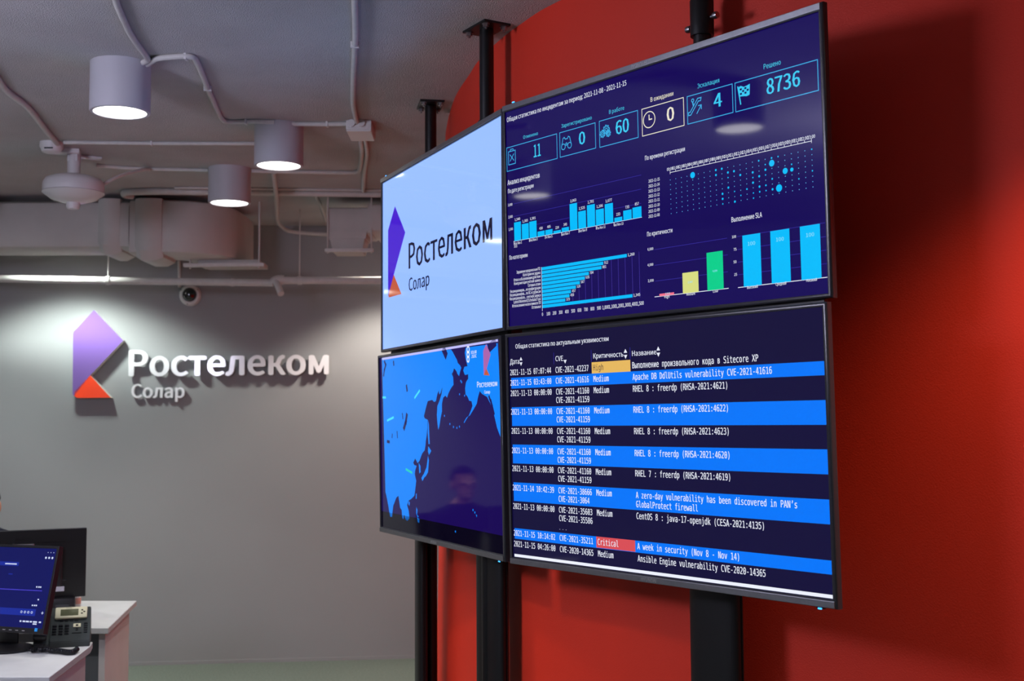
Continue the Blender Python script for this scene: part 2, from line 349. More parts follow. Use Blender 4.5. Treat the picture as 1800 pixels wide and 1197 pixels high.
 ('L','grid2',1,[(-0.25,-0.3042),(-0.25,-0.1764)],0.0011),
 ('T','white',2,'800',-0.2302,-0.3262,0.0164,0.0105,'s'),
 ('L','grid2',1,[(-0.222,-0.3042),(-0.222,-0.1764)],0.0011),
 ('T','white',2,'900',-0.2022,-0.3262,0.0164,0.0105,'s'),
 ('L','grid2',1,[(-0.194,-0.3042),(-0.194,-0.1764)],0.0011),
 ('T','white',2,'1,000',-0.1796,-0.3262,0.0273,0.0105,'s'),
 ('L','grid2',1,[(-0.166,-0.3042),(-0.166,-0.1764)],0.0011),
 ('T','white',2,'1,100',-0.1516,-0.3262,0.0273,0.0105,'s'),
 ('L','grid2',1,[(-0.138,-0.3042),(-0.138,-0.1764)],0.0011),
 ('T','white',2,'1,200',-0.1236,-0.3262,0.0273,0.0105,'s'),
 ('L','grid2',1,[(-0.11,-0.3042),(-0.11,-0.1764)],0.0011),
 ('T','white',2,'1,300',-0.0956,-0.3262,0.0273,0.0105,'s'),
 ('L','grid2',1,[(-0.082,-0.3042),(-0.082,-0.1764)],0.0011),
 ('T','white',2,'1,400',-0.0676,-0.3262,0.0273,0.0105,'s'),
 ('L','grid2',1,[(-0.054,-0.3042),(-0.054,-0.1764)],0.0011),
 ('T','white',2,'1,500',-0.0396,-0.3262,0.0273,0.0105,'s'),
 ('L','grid2',1,[(-0.0259,-0.3042),(-0.0259,-0.1764)],0.0011),
 ('L','grid',1,[(0.0334,-0.177),(0.2955,-0.177)],0.0012),
 ('T','white',2,'6,000',0.008,-0.177,0.0219,0.0073,'s'),
 ('L','grid',1,[(0.034,-0.2206),(0.2957,-0.2206)],0.0012),
 ('T','white',2,'4,000',0.0064,-0.2206,0.0219,0.0073,'s'),
 ('L','grid',1,[(0.0346,-0.2646),(0.2947,-0.2646)],0.0012),
 ('T','white',2,'2,000',0.0062,-0.2649,0.0219,0.0073,'s'),
 ('L','white',1,[(0.0309,-0.3079),(0.2953,-0.3079)],0.0018),
 ('P','pink',2,[(0.0488,-0.3079),(0.1037,-0.3079),(0.1037,-0.3012),(0.0488,-0.3012)]),
 ('T','white',2,'High',0.0672,-0.3147,0.0187,0.0072,'s'),
 ('P','yellow',2,[(0.136,-0.3079),(0.1928,-0.3079),(0.1928,-0.2525),(0.136,-0.2525)]),
 ('T','white',2,'Medium',0.1489,-0.3147,0.0306,0.007,'s'),
 ('P','green',2,[(0.2238,-0.3079),(0.2796,-0.3079),(0.2796,-0.2077),(0.2238,-0.2077)]),
 ('T','white',2,'Low',0.2426,-0.3149,0.0173,0.0069,'s'),
 ('T','faint',3,'153',0.071,-0.3055,0.0178,0.0053,'s'),
 ('T','faint',3,'2,467',0.1551,-0.2818,0.0172,0.0052,'s'),
 ('T','faint',3,'4,800',0.2435,-0.2604,0.0165,0.0051,'s'),
 ('L','grid',1,[(0.3299,-0.1773),(0.602,-0.1773)],0.0012),
 ('T','white',2,'100',0.3123,-0.1798,0.0137,0.0071,'s'),
 ('L','grid',1,[(0.3304,-0.2109),(0.6029,-0.2109)],0.0012),
 ('T','white',2,'75',0.3163,-0.2128,0.0099,0.0071,'s'),
 ('L','grid',1,[(0.3303,-0.2436),(0.6024,-0.2436)],0.0012),
 ('T','white',2,'50',0.315,-0.2452,0.0099,0.0071,'s'),
 ('L','grid',1,[(0.3297,-0.2761),(0.6027,-0.2761)],0.0012),
 ('T','white',2,'25',0.3156,-0.2779,0.0099,0.007,'s'),
 ('L','white',1,[(0.3283,-0.3091),(0.6029,-0.3091)],0.0018),
 ('P','cyan',2,[(0.3468,-0.3091),(0.4049,-0.3091),(0.4049,-0.1771),(0.3468,-0.1771)]),
 ('T','white',2,'Высокий',0.3573,-0.3152,0.0343,0.0073,'s'),
 ('T','faint',3,'100',0.3639,-0.2051,0.024,0.0095,'s'),
 ('P','cyan',2,[(0.4368,-0.3091),(0.4959,-0.3091),(0.4959,-0.1774),(0.4368,-0.1774)]),
 ('T','white',2,'Средний',0.4482,-0.3153,0.0328,0.0071,'s'),
 ('T','faint',3,'100',0.4543,-0.2054,0.024,0.0095,'s'),
 ('P','cyan',2,[(0.528,-0.3091),(0.5871,-0.3091),(0.5871,-0.1775),(0.528,-0.1775)]),
 ('T','white',2,'Низкий',0.5419,-0.3148,0.0313,0.0069,'s'),
 ('T','faint',3,'100',0.5456,-0.2055,0.024,0.0095,'s'),
 ('L','white',2,[(0.1011,0.0233),(0.1011,0.0273),(0.571,0.0273),(0.571,0.0233)],0.0014),
 ('T','white',2,'00:00',0.0896,0.0333,0.0225,0.0085,'s'),
 ('L','white',2,[(0.1011,0.0273),(0.1011,0.0333)],0.0012),
 ('D','dot',2,(0.1011,0.0069),0.0012),
 ('D','dot',2,(0.1011,-0.0063),0.0012),
 ('D','dot',2,(0.1011,-0.0196),0.0012),
 ('D','dot',2,(0.1011,-0.0328),0.0012),
 ('D','dot',2,(0.1011,-0.046),0.0012),
 ('D','dot',2,(0.1011,-0.0592),0.0012),
 ('D','dot',2,(0.1011,-0.0725),0.0012),
 ('D','dot',2,(0.1011,-0.0857),0.0012),
 ('T','white',2,'01:00',0.11,0.0333,0.0225,0.0085,'s'),
 ('L','white',2,[(0.1215,0.0273),(0.1215,0.0333)],0.0012),
 ('D','dot',2,(0.1215,0.0069),0.0012),
 ('D','dot',2,(0.1215,-0.0063),0.0012),
 ('D','dot',2,(0.1215,-0.0196),0.0012),
 ('D','dot',2,(0.1215,-0.0328),0.0012),
 ('D','dot',2,(0.1215,-0.046),0.0012),
 ('D','dot',2,(0.1215,-0.0592),0.0012),
 ('D','dot',2,(0.1215,-0.0725),0.0012),
 ('D','dot',2,(0.1215,-0.0857),0.0012),
 ('T','white',2,'02:00',0.1305,0.0333,0.0225,0.0085,'s'),
 ('L','white',2,[(0.142,0.0273),(0.142,0.0333)],0.0012),
 ('D','dot',2,(0.142,0.0069),0.0012),
 ('D','dot',2,(0.142,-0.0063),0.0012),
 ('D','dot',2,(0.142,-0.0196),0.0012),
 ('D','dot',2,(0.142,-0.0328),0.0012),
 ('D','dot',2,(0.142,-0.046),0.0012),
 ('D','dot',2,(0.142,-0.0592),0.0012),
 ('D','dot',2,(0.142,-0.0725),0.0012),
 ('D','dot',2,(0.142,-0.0857),0.0012),
 ('T','white',2,'03:00',0.1509,0.0333,0.0225,0.0085,'s'),
 ('L','white',2,[(0.1624,0.0273),(0.1624,0.0333)],0.0012),
 ('D','dot',2,(0.1624,0.0069),0.0012),
 ('D','dot',2,(0.1624,-0.0063),0.0012),
 ('D','dot',2,(0.1624,-0.0196),0.0012),
 ('D','dot',2,(0.1624,-0.0328),0.0012),
 ('D','dot',2,(0.1624,-0.046),0.0012),
 ('D','dot',2,(0.1624,-0.0592),0.0012),
 ('D','dot',2,(0.1624,-0.0725),0.0012),
 ('D','dot',2,(0.1624,-0.0857),0.0012),
 ('T','white',2,'04:00',0.1713,0.0333,0.0225,0.0085,'s'),
 ('L','white',2,[(0.1828,0.0273),(0.1828,0.0333)],0.0012),
 ('D','cyan',2,(0.1828,0.0069),0.0085),
 ('D','dot',2,(0.1828,-0.0063),0.0012),
 ('D','dot',2,(0.1828,-0.0196),0.0012),
 ('D','dot',2,(0.1828,-0.0328),0.0012),
 ('D','dot',2,(0.1828,-0.046),0.0012),
 ('D','dot',2,(0.1828,-0.0592),0.0012),
 ('D','dot',2,(0.1828,-0.0725),0.0012),
 ('D','dot',2,(0.1828,-0.0857),0.0012),
 ('T','white',2,'05:00',0.1918,0.0333,0.0225,0.0085,'s'),
 ('L','white',2,[(0.2033,0.0273),(0.2033,0.0333)],0.0012),
 ('D','dot',2,(0.2033,0.0069),0.0012),
 ('D','dot',2,(0.2033,-0.0063),0.0012),
 ('D','dot',2,(0.2033,-0.0196),0.0012),
 ('D','dot',2,(0.2033,-0.0328),0.0012),
 ('D','dot',2,(0.2033,-0.046),0.0012),
 ('D','dot',2,(0.2033,-0.0592),0.0012),
 ('D','dot',2,(0.2033,-0.0725),0.0012),
 ('D','dot',2,(0.2033,-0.0857),0.0012),
 ('T','white',2,'06:00',0.2122,0.0333,0.0225,0.0085,'s'),
 ('L','white',2,[(0.2237,0.0273),(0.2237,0.0333)],0.0012),
 ('D','dot',2,(0.2237,0.0069),0.0012),
 ('D','dot',2,(0.2237,-0.0063),0.0012),
 ('D','dot',2,(0.2237,-0.0196),0.0012),
 ('D','dot',2,(0.2237,-0.0328),0.0012),
 ('D','dot',2,(0.2237,-0.046),0.0012),
 ('D','dot',2,(0.2237,-0.0592),0.0012),
 ('D','dot',2,(0.2237,-0.0725),0.0012),
 ('D','dot',2,(0.2237,-0.0857),0.0012),
 ('T','white',2,'07:00',0.2326,0.0333,0.0225,0.0085,'s'),
 ('L','white',2,[(0.2441,0.0273),(0.2441,0.0333)],0.0012),
 ('D','dot',2,(0.2441,0.0069),0.0012),
 ('D','dot',2,(0.2441,-0.0063),0.0012),
 ('D','dot',2,(0.2441,-0.0196),0.0012),
 ('D','dot',2,(0.2441,-0.0328),0.0012),
 ('D','dot',2,(0.2441,-0.046),0.0012),
 ('D','dot',2,(0.2441,-0.0592),0.0012),
 ('D','dot',2,(0.2441,-0.0725),0.0012),
 ('D','dot',2,(0.2441,-0.0857),0.0012),
 ('T','white',2,'08:00',0.253,0.0333,0.0225,0.0085,'s'),
 ('L','white',2,[(0.2645,0.0273),(0.2645,0.0333)],0.0012),
 ('D','cyan',2,(0.2645,0.0069),0.003),
 ('D','cyan',2,(0.2645,-0.0063),0.003),
 ('D','dot',2,(0.2645,-0.0196),0.0012),
 ('D','dot',2,(0.2645,-0.0328),0.0012),
 ('D','dot',2,(0.2645,-0.046),0.0012),
 ('D','dot',2,(0.2645,-0.0592),0.0012),
 ('D','dot',2,(0.2645,-0.0725),0.0012),
 ('D','dot',2,(0.2645,-0.0857),0.0012),
 ('T','white',2,'09:00',0.2735,0.0333,0.0225,0.0085,'s'),
 ('L','white',2,[(0.285,0.0273),(0.285,0.0333)],0.0012),
 ('D','cyan',2,(0.285,0.0069),0.003),
 ('D','dot',2,(0.285,-0.0063),0.0012),
 ('D','dot',2,(0.285,-0.0196),0.0012),
 ('D','dot',2,(0.285,-0.0328),0.0012),
 ('D','dot',2,(0.285,-0.046),0.0012),
 ('D','cyan',2,(0.285,-0.0592),0.003),
 ('D','cyan',2,(0.285,-0.0725),0.003),
 ('D','cyan',2,(0.285,-0.0857),0.0019),
 ('T','white',2,'10:00',0.2939,0.0333,0.0225,0.0085,'s'),
 ('L','white',2,[(0.3054,0.0273),(0.3054,0.0333)],0.0012),
 ('D','dot',2,(0.3054,0.0069),0.0012),
 ('D','cyan',2,(0.3054,-0.0063),0.003),
 ('D','cyan',2,(0.3054,-0.0196),0.0019),
 ('D','dot',2,(0.3054,-0.0328),0.0012),
 ('D','cyan',2,(0.3054,-0.046),0.003),
 ('D','dot',2,(0.3054,-0.0592),0.0012),
 ('D','dot',2,(0.3054,-0.0725),0.0012),
 ('D','dot',2,(0.3054,-0.0857),0.0012),
 ('T','white',2,'11:00',0.3143,0.0333,0.0225,0.0085,'s'),
 ('L','white',2,[(0.3258,0.0273),(0.3258,0.0333)],0.0012),
 ('D','dot',2,(0.3258,0.0069),0.0012),
 ('D','cyan',2,(0.3258,-0.0063),0.003),
 ('D','dot',2,(0.3258,-0.0196),0.0012),
 ('D','dot',2,(0.3258,-0.0328),0.0012),
 ('D','dot',2,(0.3258,-0.046),0.0012),
 ('D','cyan',2,(0.3258,-0.0592),0.0019),
 ('D','dot',2,(0.3258,-0.0725),0.0012),
 ('D','cyan',2,(0.3258,-0.0857),0.003),
 ('T','white',2,'12:00',0.3348,0.0333,0.0225,0.0085,'s'),
 ('L','white',2,[(0.3463,0.0273),(0.3463,0.0333)],0.0012),
 ('D','dot',2,(0.3463,0.0069),0.0012),
 ('D','dot',2,(0.3463,-0.0063),0.0012),
 ('D','cyan',2,(0.3463,-0.0196),0.003),
 ('D','dot',2,(0.3463,-0.0328),0.0012),
 ('D','dot',2,(0.3463,-0.046),0.0012),
 ('D','dot',2,(0.3463,-0.0592),0.0012),
 ('D','cyan',2,(0.3463,-0.0725),0.0019),
 ('D','dot',2,(0.3463,-0.0857),0.0012),
 ('T','white',2,'13:00',0.3552,0.0333,0.0225,0.0085,'s'),
 ('L','white',2,[(0.3667,0.0273),(0.3667,0.0333)],0.0012),
 ('D','dot',2,(0.3667,0.0069),0.0012),
 ('D','dot',2,(0.3667,-0.0063),0.0012),
 ('D','dot',2,(0.3667,-0.0196),0.0012),
 ('D','dot',2,(0.3667,-0.0328),0.0012),
 ('D','dot',2,(0.3667,-0.046),0.0012),
 ('D','cyan',2,(0.3667,-0.0592),0.0024),
 ('D','dot',2,(0.3667,-0.0725),0.0012),
 ('D','dot',2,(0.3667,-0.0857),0.0012),
 ('T','white',2,'14:00',0.3756,0.0333,0.0225,0.0085,'s'),
 ('L','white',2,[(0.3871,0.0273),(0.3871,0.0333)],0.0012),
 ('D','dot',2,(0.3871,0.0069),0.0012),
 ('D','dot',2,(0.3871,-0.0063),0.0012),
 ('D','cyan',2,(0.3871,-0.0196),0.003),
 ('D','cyan',2,(0.3871,-0.0328),0.0019),
 ('D','cyan',2,(0.3871,-0.046),0.003),
 ('D','dot',2,(0.3871,-0.0592),0.0012),
 ('D','cyan',2,(0.3871,-0.0725),0.0019),
 ('D','cyan',2,(0.3871,-0.0857),0.0019),
 ('T','white',2,'15:00',0.396,0.0333,0.0225,0.0085,'s'),
 ('L','white',2,[(0.4075,0.0273),(0.4075,0.0333)],0.0012),
 ('D','cyan',2,(0.4075,0.0069),0.0024),
 ('D','dot',2,(0.4075,-0.0063),0.0012),
 ('D','dot',2,(0.4075,-0.0196),0.0012),
 ('D','cyan',2,(0.4075,-0.0328),0.003),
 ('D','dot',2,(0.4075,-0.046),0.0012),
 ('D','cyan',2,(0.4075,-0.0592),0.003),
 ('D','cyan',2,(0.4075,-0.0725),0.0024),
 ('D','dot',2,(0.4075,-0.0857),0.0012),
 ('T','white',2,'16:00',0.4165,0.0333,0.0225,0.0085,'s'),
 ('L','white',2,[(0.428,0.0273),(0.428,0.0333)],0.0012),
 ('D','dot',2,(0.428,0.0069),0.0012),
 ('D','cyan',2,(0.428,-0.0063),0.0019),
 ('D','cyan',2,(0.428,-0.0196),0.003),
 ('D','cyan',2,(0.428,-0.0328),0.0019),
 ('D','dot',2,(0.428,-0.046),0.0012),
 ('D','cyan',2,(0.428,-0.0592),0.0024),
 ('D','cyan',2,(0.428,-0.0725),0.0019),
 ('D','dot',2,(0.428,-0.0857),0.0012),
 ('T','white',2,'17:00',0.4369,0.0333,0.0225,0.0085,'s'),
 ('L','white',2,[(0.4484,0.0273),(0.4484,0.0333)],0.0012),
 ('D','cyan',2,(0.4484,0.0069),0.0024),
 ('D','cyan',2,(0.4484,-0.0063),0.0085),
 ('D','dot',2,(0.4484,-0.0196),0.0012),
 ('D','dot',2,(0.4484,-0.0328),0.0012),
 ('D','cyan',2,(0.4484,-0.046),0.0024),
 ('D','dot',2,(0.4484,-0.0592),0.0012),
 ('D','cyan',2,(0.4484,-0.0725),0.003),
 ('D','dot',2,(0.4484,-0.0857),0.0012),
 ('T','white',2,'18:00',0.4573,0.0333,0.0225,0.0085,'s'),
 ('L','white',2,[(0.4688,0.0273),(0.4688,0.0333)],0.0012),
 ('D','cyan',2,(0.4688,0.0069),0.002),
 ('D','dot',2,(0.4688,-0.0063),0.0012),
 ('D','dot',2,(0.4688,-0.0196),0.0012),
 ('D','dot',2,(0.4688,-0.0328),0.0012),
 ('D','dot',2,(0.4688,-0.046),0.0012),
 ('D','dot',2,(0.4688,-0.0592),0.0012),
 ('D','cyan',2,(0.4688,-0.0725),0.0095),
 ('D','dot',2,(0.4688,-0.0857),0.0012),
 ('T','white',2,'19:00',0.4778,0.0333,0.0225,0.0085,'s'),
 ('L','white',2,[(0.4893,0.0273),(0.4893,0.0333)],0.0012),
 ('D','dot',2,(0.4893,0.0069),0.0012),
 ('D','dot',2,(0.4893,-0.0063),0.0012),
 ('D','dot',2,(0.4893,-0.0196),0.0012),
 ('D','cyan',2,(0.4893,-0.0328),0.0078),
 ('D','dot',2,(0.4893,-0.046),0.0012),
 ('D','dot',2,(0.4893,-0.0592),0.0012),
 ('D','dot',2,(0.4893,-0.0725),0.0012),
 ('D','dot',2,(0.4893,-0.0857),0.0012),
 ('T','white',2,'20:00',0.4982,0.0333,0.0225,0.0085,'s'),
 ('L','white',2,[(0.5097,0.0273),(0.5097,0.0333)],0.0012),
 ('D','dot',2,(0.5097,0.0069),0.0012),
 ('D','dot',2,(0.5097,-0.0063),0.0012),
 ('D','cyan',2,(0.5097,-0.0196),0.002),
 ('D','cyan',2,(0.5097,-0.0328),0.005),
 ('D','dot',2,(0.5097,-0.046),0.0012),
 ('D','dot',2,(0.5097,-0.0592),0.0012),
 ('D','dot',2,(0.5097,-0.0725),0.0012),
 ('D','dot',2,(0.5097,-0.0857),0.0012),
 ('T','white',2,'21:00',0.5186,0.0333,0.0225,0.0085,'s'),
 ('L','white',2,[(0.5301,0.0273),(0.5301,0.0333)],0.0012),
 ('D','dot',2,(0.5301,0.0069),0.0012),
 ('D','dot',2,(0.5301,-0.0063),0.0012),
 ('D','dot',2,(0.5301,-0.0196),0.0012),
 ('D','dot',2,(0.5301,-0.0328),0.0012),
 ('D','dot',2,(0.5301,-0.046),0.0012),
 ('D','cyan',2,(0.5301,-0.0592),0.002),
 ('D','dot',2,(0.5301,-0.0725),0.0012),
 ('D','dot',2,(0.5301,-0.0857),0.0012),
 ('T','white',2,'22:00',0.5391,0.0333,0.0225,0.0085,'s'),
 ('L','white',2,[(0.5506,0.0273),(0.5506,0.0333)],0.0012),
 ('D','dot',2,(0.5506,0.0069),0.0012),
 ('D','dot',2,(0.5506,-0.0063),0.0012),
 ('D','dot',2,(0.5506,-0.0196),0.0012),
 ('D','dot',2,(0.5506,-0.0328),0.0012),
 ('D','dot',2,(0.5506,-0.046),0.0012),
 ('D','dot',2,(0.5506,-0.0592),0.0012),
 ('D','dot',2,(0.5506,-0.0725),0.0012),
 ('D','dot',2,(0.5506,-0.0857),0.0012),
 ('T','white',2,'23:00',0.5595,0.0333,0.0225,0.0085,'s'),
 ('L','white',2,[(0.571,0.0273),(0.571,0.0333)],0.0012),
 ('D','cyan',2,(0.571,0.0069),0.002),
 ('D','dot',2,(0.571,-0.0063),0.0012),
 ('D','dot',2,(0.571,-0.0196),0.0012),
 ('D','dot',2,(0.571,-0.0328),0.0012),
 ('D','cyan',2,(0.571,-0.046),0.002),
 ('D','dot',2,(0.571,-0.0592),0.0012),
 ('D','dot',2,(0.571,-0.0725),0.0012),
 ('D','dot',2,(0.571,-0.0857),0.0012),
 ('T','white',2,'2021-11-15',0.0185,0.0121,0.0426,0.0085,'s'),
 ('T','white',2,'2021-11-14',0.0179,-0.002,0.0426,0.0085,'s'),
 ('T','white',2,'2021-11-13',0.0174,-0.0161,0.0426,0.0085,'s'),
 ('T','white',2,'2021-11-12',0.0169,-0.0302,0.0426,0.0085,'s'),
 ('T','white',2,'2021-11-11',0.0164,-0.0442,0.0426,0.0085,'s'),
 ('T','white',2,'2021-11-10',0.0159,-0.0583,0.0426,0.0085,'s'),
 ('T','white',2,'2021-11-09',0.0154,-0.0724,0.0426,0.0085,'s'),
 ('T','white',2,'2021-11-08',0.0149,-0.0864,0.0426,0.0085,'s'),
 ('P','glow',2,[(-0.0391,-0.3516),(0.6044,-0.3492),(0.6043,-0.3519),(-0.0392,-0.3548)]),
]
SCREEN_LR = [
 ('T','white',2,'Общая статистика по актуальным уязвимостям',-0.5725,0.3109,0.4291,0.0142,'s'),
 ('T','white',2,'Дата',-0.6018,0.2633,0.0463,0.0161,'s'),
 ('T','white',2,'CVE',-0.38,0.2632,0.0353,0.0153,'s'),
 ('T','white',2,'Критичность',-0.2099,0.2635,0.126,0.0148,'s'),
 ('T','white',2,'Название',-0.0483,0.2633,0.095,0.0142,'s'),
 ('P','white',2,[(-0.5531,0.2733),(-0.5391,0.2733),(-0.5461,0.2843)]),
 ('P','white',2,[(-0.5531,0.2673),(-0.5461,0.2563),(-0.5391,0.2673)]),
 ('P','white',2,[(-0.3426,0.2654),(-0.3356,0.2544),(-0.3286,0.2654)]),
 ('P','white',2,[(-0.0818,0.2736),(-0.0678,0.2736),(-0.0748,0.2846)]),
 ('P','white',2,[(-0.0818,0.2676),(-0.0748,0.2566),(-0.0678,0.2676)]),
 ('P','white',2,[(0.0478,0.2734),(0.0618,0.2734),(0.0548,0.2844)]),
 ('P','white',2,[(0.0478,0.2674),(0.0548,0.2564),(0.0618,0.2674)]),
 ('L','grid',2,[(-0.3875,0.2893),(-0.3875,0.2551)],0.0016),
 ('L','grid',2,[(-0.2188,0.2882),(-0.2188,0.2552)],0.0016),
 ('L','grid',2,[(-0.0561,0.2872),(-0.0561,0.2554)],0.0016),
 ('P','band',1,[(-0.598,0.1869),(0.6075,0.1869),(0.6075,0.2204),(-0.598,0.2204)]),
 ('P','band',1,[(-0.598,0.0699),(0.6075,0.0699),(0.6075,0.1283),(-0.598,0.1283)]),
 ('P','band',1,[(-0.598,-0.0465),(0.6075,-0.0465),(0.6075,0.0121),(-0.598,0.0121)]),
 ('P','band',1,[(-0.598,-0.1634),(0.6075,-0.1634),(0.6075,-0.1055),(-0.598,-0.1055)]),
 ('P','band',1,[(-0.598,-0.2803),(0.6075,-0.2803),(0.6075,-0.2476),(-0.598,-0.2476)]),
 ('P','amber',2,[(-0.2179,0.2204),(-0.0563,0.2204),(-0.0563,0.253),(-0.2179,0.253)]),
 ('P','red',2,[(-0.2177,-0.279),(-0.0571,-0.279),(-0.0571,-0.2475),(-0.2177,-0.2475)]),
 ('T','white',3,'2021-11-15 07:07:44',-0.6015,0.2287,0.1998,0.0175,'m'),
 ('T','white',3,'CVE-2021-42237',-0.3804,0.2287,0.1483,0.0175,'m'),
 ('T','dark',3,'High',-0.2117,0.2287,0.0431,0.0175,'m'),
 ('T','white',3,'Выполнение произвольного кода в Sitecore XP',-0.0486,0.2287,0.4525,0.0175,'m'),
 ('T','white',3,'2021-11-15 03:43:00',-0.6015,0.1962,0.1998,0.0175,'m'),
 ('T','white',3,'CVE-2021-41616',-0.3804,0.1962,0.1483,0.0175,'m'),
 ('T','white',3,'Medium',-0.2117,0.1962,0.0647,0.0175,'m'),
 ('T','white',3,'Apache DB DdlUtils vulnerability CVE-2021-41616',-0.0486,0.1962,0.4945,0.0175,'m'),
 ('T','white',3,'2021-11-13 00:00:00',-0.6015,0.1634,0.1998,0.0175,'m'),
 ('T','white',3,'CVE-2021-41160',-0.3804,0.1634,0.1483,0.0175,'m'),
 ('T','white',3,'CVE-2021-41159',-0.3804,0.1384,0.1483,0.0175,'m'),
 ('T','white',3,'Medium',-0.2117,0.1634,0.0647,0.0175,'m'),
 ('T','white',3,'RHEL 8 : freerdp (RHSA-2021:4621)',-0.0486,0.1634,0.3472,0.0175,'m'),
 ('T','white',3,'2021-11-13 00:00:00',-0.6015,0.1053,0.1998,0.0175,'m'),
 ('T','white',3,'CVE-2021-41160',-0.3804,0.1053,0.1483,0.0175,'m'),
 ('T','white',3,'CVE-2021-41159',-0.3804,0.0803,0.1483,0.0175,'m'),
 ('T','white',3,'Medium',-0.2117,0.1053,0.0647,0.0175,'m'),
 ('T','white',3,'RHEL 8 : freerdp (RHSA-2021:4622)',-0.0486,0.1053,0.3472,0.0175,'m'),
 ('T','white',3,'2021-11-13 00:00:00',-0.6015,0.0459,0.1998,0.0175,'m'),
 ('T','white',3,'CVE-2021-41160',-0.3804,0.0459,0.1483,0.0175,'m'),
 ('T','white',3,'CVE-2021-41159',-0.3804,0.0209,0.1483,0.0175,'m'),
 ('T','white',3,'Medium',-0.2117,0.0459,0.0647,0.0175,'m'),
 ('T','white',3,'RHEL 8 : freerdp (RHSA-2021:4623)',-0.0486,0.0459,0.3472,0.0175,'m'),
 ('T','white',3,'2021-11-13 00:00:00',-0.6015,-0.0147,0.1998,0.0175,'m'),
 ('T','white',3,'CVE-2021-41160',-0.3804,-0.0147,0.1483,0.0175,'m'),
 ('T','white',3,'CVE-2021-41159',-0.3804,-0.0398,0.1483,0.0175,'m'),
 ('T','white',3,'Medium',-0.2117,-0.0147,0.0647,0.0175,'m'),
 ('T','white',3,'RHEL 8 : freerdp (RHSA-2021:4620)',-0.0486,-0.0147,0.3472,0.0175,'m'),
 ('T','white',3,'2021-11-13 00:00:00',-0.6015,-0.0707,0.1998,0.0175,'m'),
 ('T','white',3,'CVE-2021-41160',-0.3804,-0.0707,0.1483,0.0175,'m'),
 ('T','white',3,'CVE-2021-41159',-0.3804,-0.0957,0.1483,0.0175,'m'),
 ('T','white',3,'Medium',-0.2117,-0.0707,0.0647,0.0175,'m'),
 ('T','white',3,'RHEL 7 : freerdp (RHSA-2021:4619)',-0.0486,-0.0707,0.3472,0.0175,'m'),
 ('T','white',3,'2021-11-14 10:42:39',-0.6015,-0.1305,0.1998,0.0175,'m'),
 ('T','white',3,'CVE-2021-38666',-0.3804,-0.1305,0.1483,0.0175,'m'),
 ('T','white',3,'CVE-2021-3064',-0.3804,-0.1555,0.1377,0.0175,'m'),
 ('T','white',3,'Medium',-0.2117,-0.1305,0.0647,0.0175,'m'),
 ('T','white',3,'A zero-day vulnerability has been discovered in PAN’s',-0.0486,-0.1305,0.5577,0.0175,'m'),
 ('T','white',3,'GlobalProtect firewall',-0.0486,-0.1555,0.2315,0.0175,'m'),
 ('T','white',3,'2021-11-13 00:00:00',-0.6015,-0.1878,0.1998,0.0175,'m'),
 ('T','white',3,'CVE-2021-35603',-0.3804,-0.1878,0.1483,0.0175,'m'),
 ('T','white',3,'CVE-2021-35586',-0.3804,-0.2128,0.1483,0.0175,'m'),
 ('T','white',3,'...',-0.3804,-0.2379,0.0318,0.004,'m'),
 ('T','white',3,'Medium',-0.2117,-0.1878,0.0647,0.0175,'m'),
 ('T','white',3,'CentOS 8 : java-17-openjdk (CESA-2021:4135)',-0.0486,-0.1878,0.4525,0.0175,'m'),
 ('T','white',3,'2021-11-15 10:14:02',-0.6015,-0.2709,0.1998,0.0175,'m'),
 ('T','white',3,'CVE-2021-35211',-0.3804,-0.2709,0.1483,0.0175,'m'),
 ('T','white',3,'Critical',-0.2117,-0.2709,0.0862,0.0175,'m'),
 ('T','white',3,'A week in security (Nov 8 - Nov 14)',-0.0486,-0.2709,0.3683,0.0175,'m'),
 ('T','white',3,'2021-11-15 04:26:00',-0.6015,-0.3043,0.1998,0.0175,'m'),
 ('T','white',3,'CVE-2020-14365',-0.3804,-0.3043,0.1483,0.0175,'m'),
 ('T','white',3,'Medium',-0.2117,-0.3043,0.0647,0.0175,'m'),
 ('T','white',3,'Ansible Engine vulnerability CVE-2020-14365',-0.0486,-0.3043,0.4525,0.0175,'m'),
 ('P','glow',3,[(-0.6006,-0.3359),(0.6075,-0.3359),(0.6075,-0.3274),(-0.6006,-0.3274)]),
 ('P','glow',3,[(0.6045,-0.3349),(0.6085,-0.3349),(0.6085,0.31),(0.6045,0.31)]),
]
SCREEN_UL = [
 ('P','violet',1,[(-0.4541,0.2189),(-0.5404,0.134),(-0.5414,-0.131),(-0.5303,-0.1391),(-0.4691,-0.0552),(-0.3317,0.0947)]),
 ('P','orange',2,[(-0.4691,-0.0552),(-0.5359,-0.1316),(-0.5303,-0.1418),(-0.3757,-0.1429)]),
 ('T','ink',2,'Ростелеком',-0.2923,-0.054,0.8072,0.0997,'b'),
 ('T','ink',2,'Солар',-0.2916,-0.141,0.2254,0.0505,'b'),
]
